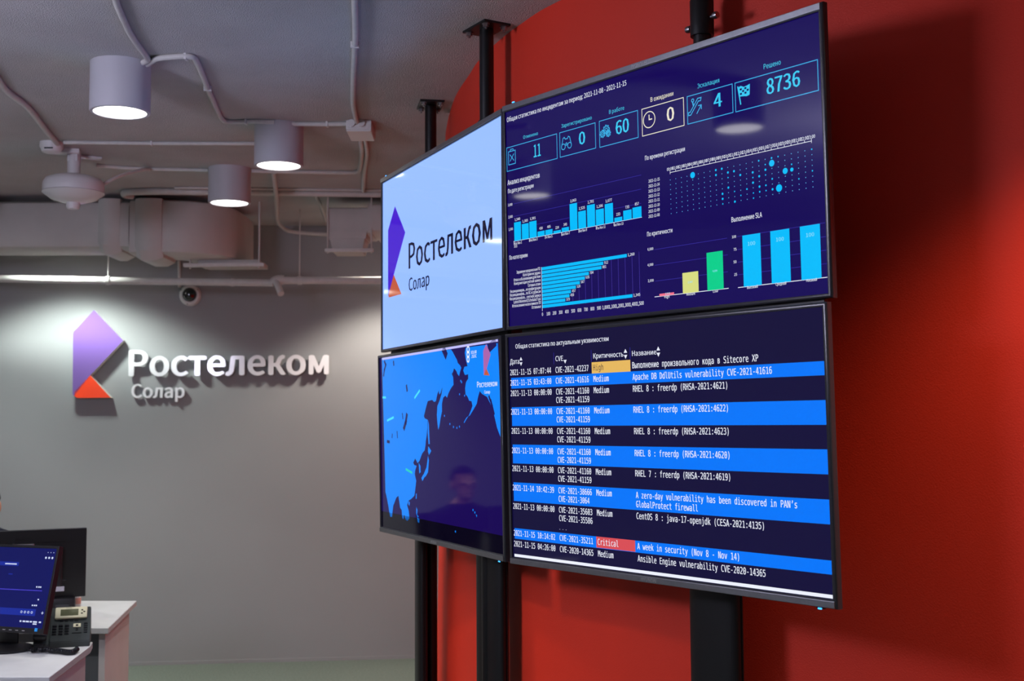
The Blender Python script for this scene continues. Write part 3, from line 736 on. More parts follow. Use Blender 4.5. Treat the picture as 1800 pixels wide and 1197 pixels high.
SCREEN_LL = [
 ('P','land',1,[(-0.5786,0.3446),(0.1811,0.3392),(0.197,0.33),(0.2087,0.3202),(0.2359,0.299),(0.2434,0.288),(0.2628,0.2796),(0.2741,0.27),(0.2617,0.2571),(0.2531,0.2424),(0.2376,0.2505),(0.2301,0.2599),(0.2144,0.2682),(0.2065,0.2716),(0.1978,0.2598),(0.1853,0.2527),(0.197,0.2415),(0.1998,0.2141),(0.1749,0.2027),(0.1495,0.1851),(0.1364,0.1702),(0.1202,0.1782),(0.0989,0.171),(0.0853,0.1497),(0.0842,0.1219),(0.0706,0.1005),(0.0565,0.0697),(0.0448,0.0558),(0.0373,0.0821),(0.0333,0.1101),(0.0399,0.1427),(0.0603,0.1595),(0.0826,0.1838),(0.0938,0.2098),(0.0832,0.1993),(0.0743,0.1886),(0.0613,0.1828),(0.0559,0.1985),(0.0416,0.1848),(0.0259,0.1602),(0.0084,0.1574),(-0.0132,0.1657),(-0.0577,0.1618),(-0.0765,0.1399),(-0.1004,0.1067),(-0.0917,0.0986),(-0.0621,0.0936),(-0.066,0.0636),(-0.0761,0.0319),(-0.0858,0.0129),(-0.0876,0.0012),(-0.0984,-0.0201),(-0.1241,-0.0311),(-0.1398,-0.0455),(-0.1557,-0.0601),(-0.1766,-0.0695),(-0.1867,-0.0615),(-0.202,-0.0522),(-0.2235,-0.0689),(-0.2133,-0.0776),(-0.1873,-0.0794),(-0.2035,-0.097),(-0.2092,-0.1114),(-0.1944,-0.1358),(-0.2059,-0.1682),(-0.2172,-0.1936),(-0.2545,-0.208),(-0.2813,-0.2148),(-0.3001,-0.2338),(-0.2825,-0.2543),(-0.276,-0.2825),(-0.2999,-0.2941),(-0.3213,-0.2891),(-0.3349,-0.272),(-0.3464,-0.2915),(-0.3571,-0.2843),(-0.364,-0.2556),(-0.3804,-0.2493),(-0.3991,-0.2027),(-0.4241,-0.2113),(-0.4649,-0.2469),(-0.4798,-0.2904),(-0.5029,-0.292),(-0.5228,-0.2502),(-0.5454,-0.21),(-0.5569,-0.1954),(-0.5588,-0.1194)]),
 ('P','land',1,[(0.318,0.3375),(0.5861,0.336),(0.5913,0.2852),(0.5953,0.2013),(0.5956,0.0908),(0.5943,0.0346),(0.5828,0.0469),(0.567,0.0661),(0.5547,0.0911),(0.5389,0.1163),(0.5195,0.1418),(0.4926,0.1649),(0.4502,0.1759),(0.4326,0.1859),(0.4169,0.1667),(0.4047,0.1439),(0.374,0.1241),(0.343,0.1056),(0.3315,0.1028),(0.3553,0.1244),(0.3672,0.1373),(0.3605,0.1534),(0.3395,0.1553),(0.3272,0.1688),(0.3085,0.1781),(0.3057,0.1989),(0.3144,0.2193),(0.3341,0.2304),(0.3349,0.2457),(0.3056,0.2439),(0.2909,0.2603),(0.3032,0.2732),(0.3302,0.2735),(0.3145,0.2995),(0.3078,0.3207)]),
 ('P','land',1,[(-0.0599,-0.0037),(-0.0292,-0.0207),(-0.0543,-0.0368),(-0.0637,-0.023)]),
 ('P','land',1,[(-0.0643,-0.0387),(-0.055,-0.0559),(-0.0666,-0.0997),(-0.0951,-0.118),(-0.1169,-0.1125),(-0.1014,-0.099),(-0.0807,-0.0809),(-0.0698,-0.0545)]),
 ('P','land',1,[(-0.1168,-0.11),(-0.097,-0.1146),(-0.1278,-0.135),(-0.1375,-0.1231)]),
 ('P','land',1,[(-0.0586,0.0936),(-0.0503,0.0762),(-0.0443,0.0039),(-0.0567,0.0037),(-0.0639,0.0478)]),
 ('P','land',1,[(-0.1641,-0.0674),(-0.1461,-0.0793),(-0.1449,-0.1022),(-0.1594,-0.108),(-0.1618,-0.0886)]),
 ('P','land',1,[(-0.1992,-0.1839),(-0.1909,-0.1853),(-0.1937,-0.2048),(-0.2019,-0.2035)]),
 ('P','land',1,[(-0.1978,-0.2351),(-0.1858,-0.2449),(-0.1916,-0.2629),(-0.1733,-0.2687),(-0.1837,-0.2729),(-0.1987,-0.2598)]),
 ('P','land',1,[(-0.2813,-0.2166),(-0.2687,-0.2213),(-0.2745,-0.2359),(-0.285,-0.2294)]),
 ('P','land',1,[(0.3316,0.1043),(0.3119,0.0927),(0.292,0.0796),(0.2883,0.0826),(0.3122,0.0986)]),
 ('P','land',1,[(-0.1888,-0.2732),(-0.1634,-0.2785),(-0.169,-0.2929),(-0.1843,-0.2904)]),
 ('P','land',1,[(0.3798,-0.225),(0.3902,-0.2274),(0.3858,-0.2349)]),
 ('L','sea',2,[(-0.5582,0.2774),(-0.549,0.2982),(-0.5301,0.3184),(-0.546,0.3316)],0.012),
 ('L','sea',2,[(-0.3199,0.0637),(-0.2995,0.0869),(-0.289,0.11)],0.02),
 ('L','sea',2,[(-0.2855,0.2231),(-0.281,0.2096)],0.014),
 ('L','sea',2,[(-0.3382,0.1172),(-0.3337,0.1004)],0.008),
 ('L','sea',2,[(0.1146,0.3394),(0.1292,0.3261)],0.03),
 ('L','sea',2,[(-0.5235,0.0086),(-0.5002,0.0071)],0.012),
 ('L','sea',2,[(-0.4628,0.0364),(-0.4651,0.0262)],0.008),
 ('L','sea',2,[(-0.4037,0.0468),(-0.4012,0.0266)],0.008),
 ('L','sea',2,[(-0.4344,0.3243),(-0.4325,0.3156)],0.012),
 ('L','sea',2,[(0.5586,0.3378),(0.5228,0.3258)],0.03),
 ('L','sea',2,[(0.5235,0.1501),(0.5455,0.1106)],0.012),
 ('L','sea',2,[(0.5102,0.1645),(0.5331,0.1359)],0.01),
 ('L','trail',2,[(-0.1953,0.1777),(-0.1429,0.2025)],0.009),
 ('L','trail',2,[(-0.5193,0.0931),(-0.4454,0.1046)],0.009),
 ('L','trail',2,[(-0.5711,0.1869),(-0.5386,0.1862)],0.009),
 ('L','trail2',2,[(-0.3045,-0.0964),(-0.2406,-0.1071)],0.009),
 ('D','land',2,(0.1594,0.0771),0.004),
 ('D','land',2,(0.1929,0.0665),0.004),
 ('D','land',2,(0.2248,0.0635),0.004),
 ('D','land',2,(0.2487,0.0679),0.004),
 ('D','land',2,(0.1087,0.1063),0.004),
 ('D','land',2,(0.268,0.2254),0.004),
 ('D','land',2,(0.2756,0.2206),0.004),
 ('D','land',2,(0.254,0.1795),0.004),
 ('D','land',2,(0.3006,0.1738),0.004),
 ('D','land',2,(0.1948,-0.2966),0.004),
 ('D','land',2,(0.356,-0.2123),0.004),
 ('D','land',2,(0.372,-0.2192),0.004),
 ('P','lavender',2,[(-0.5787,0.3494),(0.5881,0.349),(0.5894,0.3411),(-0.5752,0.3397)]),
 ('T','white',3,'SOLAR',0.3626,0.3127,0.0495,0.0108,'s'),
 ('T','white',3,'JSOC',0.3665,0.2991,0.0449,0.0108,'s'),
 ('O','white',3,(0.3391,0.3294),0.0102,0.006),
 ('O','white',3,(0.3383,0.3131),0.0096,0.006),
 ('O','white',3,(0.3375,0.2968),0.009,0.006),
 ('P','rose',3,[(0.4951,0.3389),(0.4688,0.3175),(0.4695,0.2383),(0.4768,0.24),(0.498,0.2614),(0.5286,0.3026)]),
 ('P','orange',4,[(0.4921,0.2588),(0.4716,0.2374),(0.5177,0.2344)]),
 ('T','white',3,'Ростелеком',0.412,0.1983,0.1647,0.0192,'s'),
 ('T','white',3,'Солар',0.4718,0.1762,0.0461,0.0104,'s'),
]

for _n in (SCREEN_UR, SCREEN_LR, SCREEN_UL, SCREEN_LL):
    for it in _n:
        if it[0] == 'T': want(it[3], it[8], 0.0, 2)
for s in ('HYUNDAI', 'PHILIPS', 'Yealink'): want(s, 's', 0.0, 3)
SIGN1, SIGN2 = 'Ростелеком', 'Солар'
want(SIGN1, 's', 0.0, 6); want(SIGN2, 's', 0.0, 6)
bake_text()

# ------------------------------------------------------------------ materials
M_CEIL = mat('sprayed concrete', (202, 200, 198), 0.95, bump=1.0, bscale=210, vary=0.10, vscale=2.2)
M_GREY = mat('grey wall paint', (149, 151, 152), 0.85, bump=0.12, bscale=260, vary=0.03, vscale=1.5)
M_RED = mat('red wall paint', (226, 52, 27), 0.62, bump=0.10, bscale=240, vary=0.03, vscale=1.5)
M_CARPET = mat('grey green carpet', (118, 128, 118), 1.0, bump=0.8, bscale=420, vary=0.22, vscale=90)
M_WHITEWALL = mat('pale wall paint', (176, 176, 174), 0.85, bump=0.1, bscale=260, vary=0.03)
M_LAMP = mat('white lamp enamel', (190, 189, 194), 0.42, vary=0.02)
M_LAMPIN = mat('lamp inner rim', (200, 200, 200), 0.5, vary=0.02)
M_DIFF = mat('lamp diffuser', (255, 255, 255), 0.6, emit=(255, 252, 246), estr=DISC)
M_PVC = mat('white plastic conduit', (205, 203, 198), 0.5, vary=0.05, vscale=30)
M_DUCT = mat('painted duct', (196, 194, 188), 0.6, bump=0.12, bscale=25, vary=0.05)
M_STEEL = mat('zinc steel', (170, 170, 172), 0.35, 1.0, vary=0.06, vscale=40)
M_BLACK = mat('black powder coat', (14, 14, 15), 0.42, bump=0.08, bscale=500, vary=0.05, vscale=50)
M_BLACKTUBE = mat('black tube paint', (9, 9, 10), 0.35, bump=0.05, bscale=500, vary=0.05, vscale=50)
M_FRAME = mat('charcoal plastic bezel', (52, 53, 58), 0.24, bump=0.03, bscale=600, vary=0.04, vscale=60)
M_GLOSS = mat('glossy black rear plastic', (20, 21, 23), 0.36, vary=0.03)
M_STRIP = mat('textured charcoal strip', (150, 152, 156), 0.34, 0.9, bump=0.15, bscale=700, vary=0.05, vscale=80)
M_SHELL = mat('black rear plastic', (22, 22, 24), 0.5, bump=0.1, bscale=500, vary=0.05)
M_LOGO = mat('silver lettering', (205, 205, 205), 0.3, 0.6, vary=0.02)
M_PURPLE = mat('purple sign acrylic', (120, 92, 164), 0.35, vary=0.02)
M_ORANGE = mat('orange sign acrylic', (255, 72, 22), 0.35, vary=0.02)
M_SIGNSIDE = mat('white sign edge', (222, 224, 214), 0.45, vary=0.02)
M_LETTER = mat('white glossy letters', (232, 232, 236), 0.12, vary=0.02, coat=0.5)
M_DESK = mat('white laminate', (186, 188, 188), 0.45, bump=0.04, bscale=300, vary=0.04, vscale=12)
M_DESKPANEL = mat('pale laminate panel', (205, 203, 202), 0.5, vary=0.03)
M_MODESTY = mat('grey modesty panel', (128, 132, 138), 0.55, vary=0.04)
M_PHONE = mat('dark grey phone plastic', (56, 62, 62), 0.45, bump=0.05, bscale=600, vary=0.05, vscale=60)
M_KEY = mat('black phone keys', (24, 26, 28), 0.4, vary=0.05, vscale=60)
M_BEIGE = mat('silver beige phone fascia', (206, 204, 176), 0.35, vary=0.03, vscale=30)
M_LCD = mat('grey green display', (84, 88, 64), 0.25, vary=0.08, vscale=60)
M_BOTTLE = mat('white bottle', (220, 214, 208), 0.35, vary=0.03)
M_BLABEL = mat('pink bottle label', (214, 150, 132), 0.5, vary=0.1, vscale=60)
M_STICKER = mat('white sticker', (170, 170, 180), 0.5, vary=0.2, vscale=300)
M_DOME = mat('smoked dome', (8, 8, 9), 0.06, coat=1.0, vary=0.02)
M_WHITEPL = mat('white device plastic', (218, 216, 214), 0.4, vary=0.02)
M_CABLE = mat('grey cable', (120, 120, 122), 0.5, vary=0.05, vscale=40)
M_SKIN = mat('skin', (196, 148, 122), 0.5, bump=0.05, bscale=300, vary=0.05, vscale=20)
M_HAIR = mat('dark brown hair', (30, 22, 18), 0.6, bump=0.6, bscale=160, vary=0.2, vscale=120)
M_CLOTH = mat('dark navy jumper', (26, 28, 40), 0.9, bump=0.4, bscale=300, vary=0.1, vscale=60)
M_TROUS = mat('dark trousers', (34, 34, 38), 0.9, bump=0.3, bscale=300, vary=0.1, vscale=60)
M_CHAIR = mat('black chair mesh', (22, 22, 24), 0.8, bump=0.4, bscale=400, vary=0.08, vscale=60)

SCOL = dict(bgur=(20, 6, 86), white=(232, 236, 250), teal=(70, 195, 230), num=(58, 200, 242), line=(58, 172, 228), cream=(232, 226, 206),
 cyan=(0, 188, 252), grid=(54, 46, 160), grid2=(76, 62, 172), dot=(100, 190, 245), pink=(238, 112, 140), yellow=(216, 220, 130), green=(4, 206, 140),
 faint=(140, 222, 255), glow=(238, 242, 255), band=(0, 118, 250), amber=(230, 184, 96), red=(216, 78, 86), dark=(100, 82, 66), bglr=(17, 13, 56),
 violet=(72, 30, 208), orange=(196, 92, 60), ink=(16, 16, 44), bgul=(142, 178, 255), land=(0, 134, 255), sea=(26, 8, 84), trail=(70, 224, 252),
 trail2=(30, 205, 190), lavender=(194, 192, 255), rose=(172, 100, 172), letterbox=(6, 3, 22), bgpc=(14, 20, 92), pcblue=(26, 44, 150),
 pcline=(84, 74, 226), pcwhite=(214, 224, 255), pccyan=(30, 150, 240))
_sm = {}
def smat(c, gloss=0.05, k=1.0):
    if c not in _sm:
        _sm[c] = mat('lit screen ' + c, (3, 3, 4), gloss, emit=SCOL[c], estr=1.2 if c == 'bgul' else k, spec=0.5)
    return _sm[c]

def screen_mesh(items, bg, rect, y0, parent, name='screen', label=None):
    """one flat lit panel: background plus everything the picture shows, stacked in hair-thin layers"""
    V, F, MI, mats = [], [], [], [bg]
    def mi(c):
        if c not in mats: mats.append(c)
        return mats.index(c)
    def add(vs, fs, c, ly):
        b = len(V); V.extend((x, y0 - 0.00025 * ly, z) for x, z in vs)
        for f in fs: F.append(tuple(b + i for i in f)); MI.append(mi(c))
    u0, v0, u1, v1 = rect
    add([(u0, v0), (u1, v0), (u1, v1), (u0, v1)], [(0, 1, 2, 3)], bg, 0)
    for it in items:
        k, c, ly = it[:3]
        if k == 'P':
            P = it[3]; A = sum(P[i][0] * P[(i + 1) % len(P)][1] - P[(i + 1) % len(P)][0] * P[i][1] for i in range(len(P)))
            add(P if A > 0 else P[::-1], [tuple(range(len(P)))], c, ly)
        elif k == 'L':
            h = it[4] / 2
            for (xa, ya), (xb, yb) in zip(it[3], it[3][1:]):
                L = math.hypot(xb - xa, yb - ya) or 1e-6; dx, dy = (xb - xa) / L, (yb - ya) / L
                xa2, ya2, xb2, yb2 = xa - dx * h, ya - dy * h, xb + dx * h, yb + dy * h
                add([(xa2 + dy * h, ya2 - dx * h), (xb2 + dy * h, yb2 - dx * h), (xb2 - dy * h, yb2 + dx * h), (xa2 - dy * h, ya2 + dx * h)], [(0, 1, 2, 3)], c, ly)
        elif k == 'D':
            add([(it[3][0] + it[4] * math.cos(t * PI / 6), it[3][1] + it[4] * math.sin(t * PI / 6)) for t in range(12)], [tuple(range(12))], c, ly)
        elif k == 'O':
            n = 24; ro, ri = it[4] + it[5] / 2, it[4] - it[5] / 2
            vs = [(it[3][0] + r * math.cos(t * 2 * PI / n), it[3][1] + r * math.sin(t * 2 * PI / n)) for r in (ro, ri) for t in range(n)]
            add(vs, [(t, (t + 1) % n, n + (t + 1) % n, n + t) for t in range(n)], c, ly)
        elif k == 'T':
            s, x, z, wd, hh, fo = it[3:9]
            vs, fs, gw = _glyph[(s, fo)]; kx = wd / gw; kz = hh / CAPH[fo]
            for dx in {'s': (0, .006), 'b': (0, .016), 'm': (0, .016)}[fo]:      # stroke weight
                add([(x + (a + dx) * kx, z + b * kz) for a, b in vs], fs, c, ly)
    me = bpy.data.meshes.new(name); me.from_pydata(V, [], F)
    for c in mats: me.materials.append(smat(c))
    me.polygons.foreach_set('material_index', MI); me.update()
    o = bpy.data.objects.new(name, me); COL.objects.link(o); o.parent = parent
    if label: o['label'] = label
    return o

def flat_text(s, font, x, z, wd, hh, y, m, parent, name, flip=False, depth=0.0006):
    vs, fs, gw = _glyph[(s, font)]; kx = wd / gw; kz = hh / CAPH[font]; g = -1 if flip else 1
    bm = NB(); V = [bm.verts.new((x + g * a * kx, y, z + g * b * kz)) for a, b in vs]
    for f in fs:
        try: bm.faces.new([V[i] for i in f])
        except ValueError: pass
    r = bmesh.ops.extrude_face_region(bm, geom=bm.faces[:])
    bmesh.ops.translate(bm, vec=(0, -depth, 0), verts=[q for q in r['geom'] if isinstance(q, bmesh.types.BMVert)])
    return mesh(name, bm, m, parent)

# ------------------------------------------------------------------ the room
WSL = 0.105441
def wall_y(x): return 8.27121 + WSL * (x + 2.52807)
WU = Vector((1, WSL, 0)).normalized(); WN = Vector((WSL, -1, 0)).normalized()
bm = NB(); box(bm, (-1.2, 3.6, -0.05), (11.0, 13.4, 0.1)); tag(mesh('floor', bm, M_CARPET), kind='structure')
bm = NB(); box(bm, (-1.2, 3.6, CEIL + 0.06), (11.0, 13.4, 0.12)); tag(mesh('ceiling', bm, M_CEIL), kind='structure')
bm = NB()
P = [(-6.2, wall_y(-6.2)), (1.5, wall_y(1.5)), (1.5, wall_y(1.5) + 0.15), (-6.2, wall_y(-6.2) + 0.15)]
plate(bm, P, 0, CEIL); tag(mesh('wall_back', bm, M_GREY), kind='structure')
bm = NB(); P = [(-6.0, wall_y(-6.0) - .004), (1.5, wall_y(1.5) - .004), (1.5, wall_y(1.5) + .002), (-6.0, wall_y(-6.0) + .002)]
plate(bm, P, 0, 0.022); tag(mesh('baseboard_back', bm, M_GREY), kind='structure')
bm = NB(); box(bm, (-6.1, 2.9, CEIL / 2), (0.2, 11.2, CEIL)); tag(mesh('wall_left', bm, M_WHITEWALL), kind='structure')
bm = NB(); box(bm, (-1.2, -2.6, CEIL / 2), (10.4, 0.2, CEIL)); tag(mesh('wall_front', bm, M_WHITEWALL), kind='structure')
# curved red wall: plan curve at the ceiling; it leans out slightly towards the floor at its far end
RW = [(1.6, 8.85), (1.05, 8.35), (0.48, 7.78), (0.05, 7.25), (-0.20, 6.75), (-0.315, 6.28), (-0.318, 5.85), (-0.294, 5.54), (-0.254, 5.20), (-0.217, 4.98), (-0.165, 4.752),
      (-0.122, 4.562), (-0.059, 4.367), (0.032, 4.146), (0.168, 3.898), (0.49, 3.505), (0.87, 3.185), (1.29, 2.895), (1.75, 2.62), (2.3, 2.36), (2.9, 2.0), (3.35, 1.3), (3.5, 0.2), (3.5, -1.2), (3.5, -2.55)]
C_ = catmull([(x, y, 0) for x, y in RW], 8)
bm = NB(); rows = []
for i, p in enumerate(C_):
    t = (C_[min(i + 1, len(C_) - 1)] - C_[max(i - 1, 0)]).normalized(); n = Vector((-t.y, t.x, 0))   # into the wall
    if n.dot(Vector((1, 0.6, 0))) < 0: n = -n
    lean = 0.055 * min(1, max(0, (p.y - 3.8) / 1.6))
    rows.append([bm.verts.new(q) for q in ((p.x - lean, p.y, 0), (p.x, p.y, CEIL), (p.x + n.x * .12, p.y + n.y * .12, CEIL), (p.x + n.x * .12 - lean, p.y + n.y * .12, 0))])
for A, B in zip(rows, rows[1:]):
    for k in range(4): bm.faces.new((A[k], A[(k + 1) % 4], B[(k + 1) % 4], B[k]))
bm.faces.new(rows[0]); bm.faces.new(rows[-1][::-1])
tag(mesh('wall_right', bm, M_RED, smooth=True), kind='structure')

# ------------------------------------------------------------------ ceiling lamps
LR_, LH = 0.112, 0.19
bm = NB(); lathe(bm, [(0, LH), (LR_, LH), (LR_, 0.002), (LR_ - .002, 0), (LR_ - .013, 0), (LR_ - .014, .002), (LR_ - .014, .010), (0, .010)], seg=56)
lamp_me = None
for i, (x, y, k, tone, ang, blend, lab) in enumerate(LAMPS):
    root = thing('ceiling_lamp', lab, 'lamp', (x, y, CEIL - LH), group='white cylinder ceiling lamps')
    if i == 0:
        h = mesh('housing', bm, M_LAMP, root, smooth=True); hm = h.data
        b2 = NB(); lathe(b2, [(0, 0.0075), (LR_ - .0145, 0.0075), (LR_ - .0145, 0.0055), (LR_ - .016, 0.0045), (0, 0.0045)], seg=56)
        d = mesh('diffuser', b2, M_DIFF, root, smooth=True); dm = d.data; d['label'] = 'glowing white diffuser'
    else:
        for nm, me in (('housing', hm), ('diffuser', dm)):
            o = bpy.data.objects.new(nm, me); COL.objects.link(o); o.parent = root
            if nm == 'diffuser': o['label'] = 'glowing white diffuser'
    L = bpy.data.lights.new('lamp_beam', 'SPOT'); L.energy = SPOT_W * k; L.color = tone
    L.spot_size = math.radians(ang); L.spot_blend = 0.22 if ang < 110 else 0.5; L.shadow_soft_size = 0.10
    lo = bpy.data.objects.new('lamp_beam', L); COL.objects.link(lo); lo.parent = root; lo.location = (0, 0, -0.004); lo.visible_glossy = False   # the diffuser is what mirrors show

gl = thing('fill_globe_lamp', 'added white globe lamp out of view, filling light onto the upper red wall', 'lamp', FILL_GLOBE[0])  # invented source, fills light onto the red wall and ceiling
bm = NB(); r_ = bmesh.ops.create_uvsphere(bm, u_segments=40, v_segments=24, radius=.28)
M_FILL_GLOBE = mat('fill light glow', (250, 250, 250), 0.3); _b = M_FILL_GLOBE.node_tree.nodes['Principled BSDF']
_b.inputs['Emission Color'].default_value = (*FILL_GLOBE[1], 1); _b.inputs['Emission Strength'].default_value = FILL_GLOBE[2]
mesh('globe', bm, M_FILL_GLOBE, gl, smooth=True)
bm = NB(); lathe(bm, [(0, .272), (.05, .272), (.05, .305), (.008, .310), (.008, CEIL - FILL_GLOBE[0][2] - .02), (.05, CEIL - FILL_GLOBE[0][2] - .015), (.05, CEIL - FILL_GLOBE[0][2]), (0, CEIL - FILL_GLOBE[0][2])], seg=28); mesh('hanging_rod', bm, M_LAMP, gl, smooth=True)

# ------------------------------------------------------------------ televisions
TW, TH, REC = 1.24, 0.7198, 0.005
def television(label, c, yaw, tilt, items, bg, flip, nm):
    u = Vector((math.cos(yaw), math.sin(yaw), 0)); n0 = Vector((u.y, -u.x, 0))
    up = Vector((0, 0, 1)) * math.cos(tilt) - n0 * math.sin(tilt); n = u.cross(up)
    Mx = Matrix(((u.x, -n.x, up.x, c[0]), (u.y, -n.y, up.y, c[1]), (u.z, -n.z, up.z, c[2]), (0, 0, 0, 1)))
    root = thing('television', label, 'television', matrix=Mx, group='wall screens on black poles')
    sgn = -1 if flip else 1                     # flip: hung upside down, logo strip on top
    bs, bl, bt = 0.0125, 0.022, 0.0115          # bezel widths: sides, logo side, plain side
    z_lo, z_hi = (-TH / 2 + (bt if flip else bl)), (TH / 2 - (bl if flip else bt))
    bm = NB()
    prof = [(0, 0.020), (0, 0.0062), (0.0006, 0.0034), (0.0020, 0.0013), (0.0040, 0.0003), (0.0065, 0.0), ('w', 0.0), ('w2', 0.0012), ('w2', 0.0075), ('w2', 0.020)]
    loops = []
    for a, yy in prof:
        def ins(wd): return {'w': wd - 0.0015, 'w2': wd}.get(a, a)
        xl, xr = -TW / 2 + ins(bs), TW / 2 - ins(bs)
        zl, zh = -TH / 2 + ins(bt if flip else bl), TH / 2 - ins(bl if flip else bt)
        loops.append([bm.verts.new(q) for q in ((xl, yy, zl), (xr, yy, zl), (xr, yy, zh), (xl, yy, zh))])
    for A, B in zip(loops, loops[1:]):
        for k in range(4): bm.faces.new((A[k], A[(k + 1) % 4], B[(k + 1) % 4], B[k]))
    for k in range(4): bm.faces.new((loops[-1][k], loops[-1][(k + 1) % 4], loops[0][(k + 1) % 4], loops[0][k]))
    mesh('frame', bm, M_FRAME, root, smooth=True)
    # textured strip on the logo side
    bm = NB(); zc = sgn * (-TH / 2 + 0.0105)
    box(bm, (0, -0.0006, zc), (TW - 0.012, 0.004, 0.0165), 0.0012)
    s = mesh('speaker_strip', bm, M_STRIP, root); s['label'] = 'textured grey strip with the maker lettering'
    flat_text('HYUNDAI', 's', -0.0288 if not flip else 0.030, zc - sgn * 0.005, 0.0575, 0.0095, -0.0027, M_LOGO, root, 'lettering', flip)
    # rear shell
    bm = NB()
    vs = box(bm, (0, 0.038, 0), (TW - 0.12, 0.014, TH - 0.10), 0.004); mesh('rear_shell', bm, M_SHELL, root)
    bm = NB(); box(bm, (0, 0.0205, 0), (TW - 0.03, 0.023, TH - 0.03)); mesh('panel_body', bm, M_SHELL, root)
    # standby light
    bm = NB(); lathe(bm, [(0, -.006), (.012, -.004), (.017, 0), (.012, .003), (0, .003)], (0, 0, 0), 20)
    bmesh.ops.scale(bm, vec=(1, .45, .8), verts=bm.verts[:]); bmesh.ops.translate(bm, vec=(sgn * 0.565, 0.012, sgn * (-TH / 2 - 0.0005)), verts=bm.verts[:])
    pl = mesh('standby_light', bm, M_SHELL, root, smooth=True)
    bm = NB(); box(bm, (sgn * 0.566, 0.0055, sgn * (-TH / 2 - 0.0030)), (0.010, 0.004, 0.004), 0.001)
    e = mesh('indicator', bm, mat('blue indicator', (20, 60, 120), 0.3, emit=(60, 170, 255), estr=2.2), pl); e['label'] = 'small glowing blue dot'
    screen_mesh(items, bg, (-TW / 2 + bs - .001, z_lo - .001, TW / 2 - bs + .001, z_hi + .001), REC + 0.001, root, label=nm)
    return root
LETTERBOX = [('P', 'letterbox', 1, [(-.62, -.275), (.62, -.279), (.62, -.36), (-.62, -.36)])]
tvs = [
 television('upper right wall screen showing dark blue incident statistics with charts and counters', (0.3670, 3.3585, 2.2554), -0.88674, -0.01744, SCREEN_UR, 'bgur', True, 'dark blue dashboard of counters and bar charts'),
 television('lower right wall screen showing a blue striped table of vulnerabilities', (0.3642, 3.3451, 1.5235), -0.90684, -0.02101, SCREEN_LR, 'bglr', False, 'table with blue and navy rows'),
 television('upper left wall screen showing a purple and orange logo on pale blue', (-0.2830, 4.4097, 2.2549), -1.14403, -0.00145, SCREEN_UL, 'bgul', True, 'pale blue picture with a logo'),
 television('lower left wall screen showing a bright blue world map', (-0.2914, 4.4397, 1.5239), -1.14033, -0.01561, LETTERBOX + SCREEN_LL, 'sea', False, 'map of bright blue land on dark sea'),
]

# ------------------------------------------------------------------ black floor to ceiling poles
def pole(label, px, py, cx, cy, yaw, tvp):
    root = thing('screen_pole', label, 'pole', (px, py, 0), group='black floor to ceiling poles behind the screens')
    R = Matrix.Rotation(yaw, 4, 'Z')
    bm = NB(); lathe(bm, [(0, 0), (.0250, 0), (.0250, CEIL - .006), (0, CEIL - .006)], seg=28); mesh('tube', bm, M_BLACKTUBE, root, smooth=True)
    # lower cable column: rounded front, two grooves in its edge
    pr = []
    hw, hd = 0.086, 0.022
    for k in range(0, 15):
        a = PI + PI * k / 14; pr.append((hw * math.copysign(abs(math.cos(a)) ** 0.55, math.cos(a)), hd * math.sin(a)))
    pr += [(hw, .004), (hw - .004, .006), (hw - .004, .010), (hw, .012), (hw - .004, .020), (-hw + .004, .020), (-hw, .012), (-hw + .004, .010), (-hw + .004, .006), (-hw, .004)]
    bm = NB(); off = R @ Vector((0, 0, 0)); P = []
    for a, b in pr:
        q = R @ Vector((a, b, 0)); P.append((cx - px + q.x, cy - py + q.y))
    plate(bm, P, 0, 1.34); mesh('cable_column', bm, M_BLACK, root, smooth=True)
    # ceiling plate with bolts
    p = mesh('ceiling_plate', (lambda b: (box(b, (0, 0, CEIL - .004), (0.155, 0.105, 0.008), 0.001, Matrix.Rotation(yaw, 4, 'Z')), b)[1])(NB()), M_BLACK, root)
    for sx in (-1, 1):
        for sy in (-1, 1):
            bm = NB(); q = R @ Vector((sx * .058, sy * .036, 0))
            lathe(bm, [(0, -.012), (.004, -.012), (.004, -.005), (.0105, -.005), (.0105, .004), (.014, .004), (.014, .007), (0, .007)], (q.x, q.y, CEIL - .0155), 6)
            bo = mesh('bolt', bm, M_STEEL, p); bo['label'] = 'zinc bolt'
    # clamp collar that carries the upper screen, with knobs
    z = tvp
    cb = NB(); lathe(cb, [(.0255, -.055), (.033, -.055), (.0335, .045), (.030, .052), (.0255, .052)], (0, 0, z), 28)
    co = mesh('clamp_collar', cb, M_BLACK, root, smooth=True)
    for s_, dz in ((-1, -.022), (1, -.008)):
        bm = NB(); Mk = R @ Matrix.Translation((0.0, 0, 0)) @ Matrix.Rotation(PI / 2 * s_, 4, 'Y')
        Mk = Matrix.Translation((0, 0, z + dz)) @ R @ Matrix.Rotation(PI / 2 * s_, 4, 'Y') @ Matrix.Translation((0, 0, .030))
        lathe(bm, [(0, 0), (.0045, 0), (.0045, .012), (.009, .013), (.0105, .020), (.009, .028), (0, .028)], (0, 0, 0), 16, Mk)
        k = mesh('clamp_knob', bm, M_STEEL, co, smooth=True); k['label'] = 'shiny clamp bolt'
    for z2 in (2.40, 1.62):
        bm = NB(); box(bm, (0, -0.0, 0), (0.11, 0.010, 0.10), .002, Matrix.Translation((0, 0, z2)) @ R @ Matrix.Translation((0, -0.026, 0))); mesh('mount_plate', bm, M_BLACK, root)
    return root
pole('black pole nearest the camera, passing behind the statistics and table screens', 0.538, 3.340, 0.541, 3.315, -0.896, 2.735)
pole('middle black pole at the corner where the left and right screens meet', -0.0830, 4.170, -0.0768, 4.167, -1.02, 2.60)
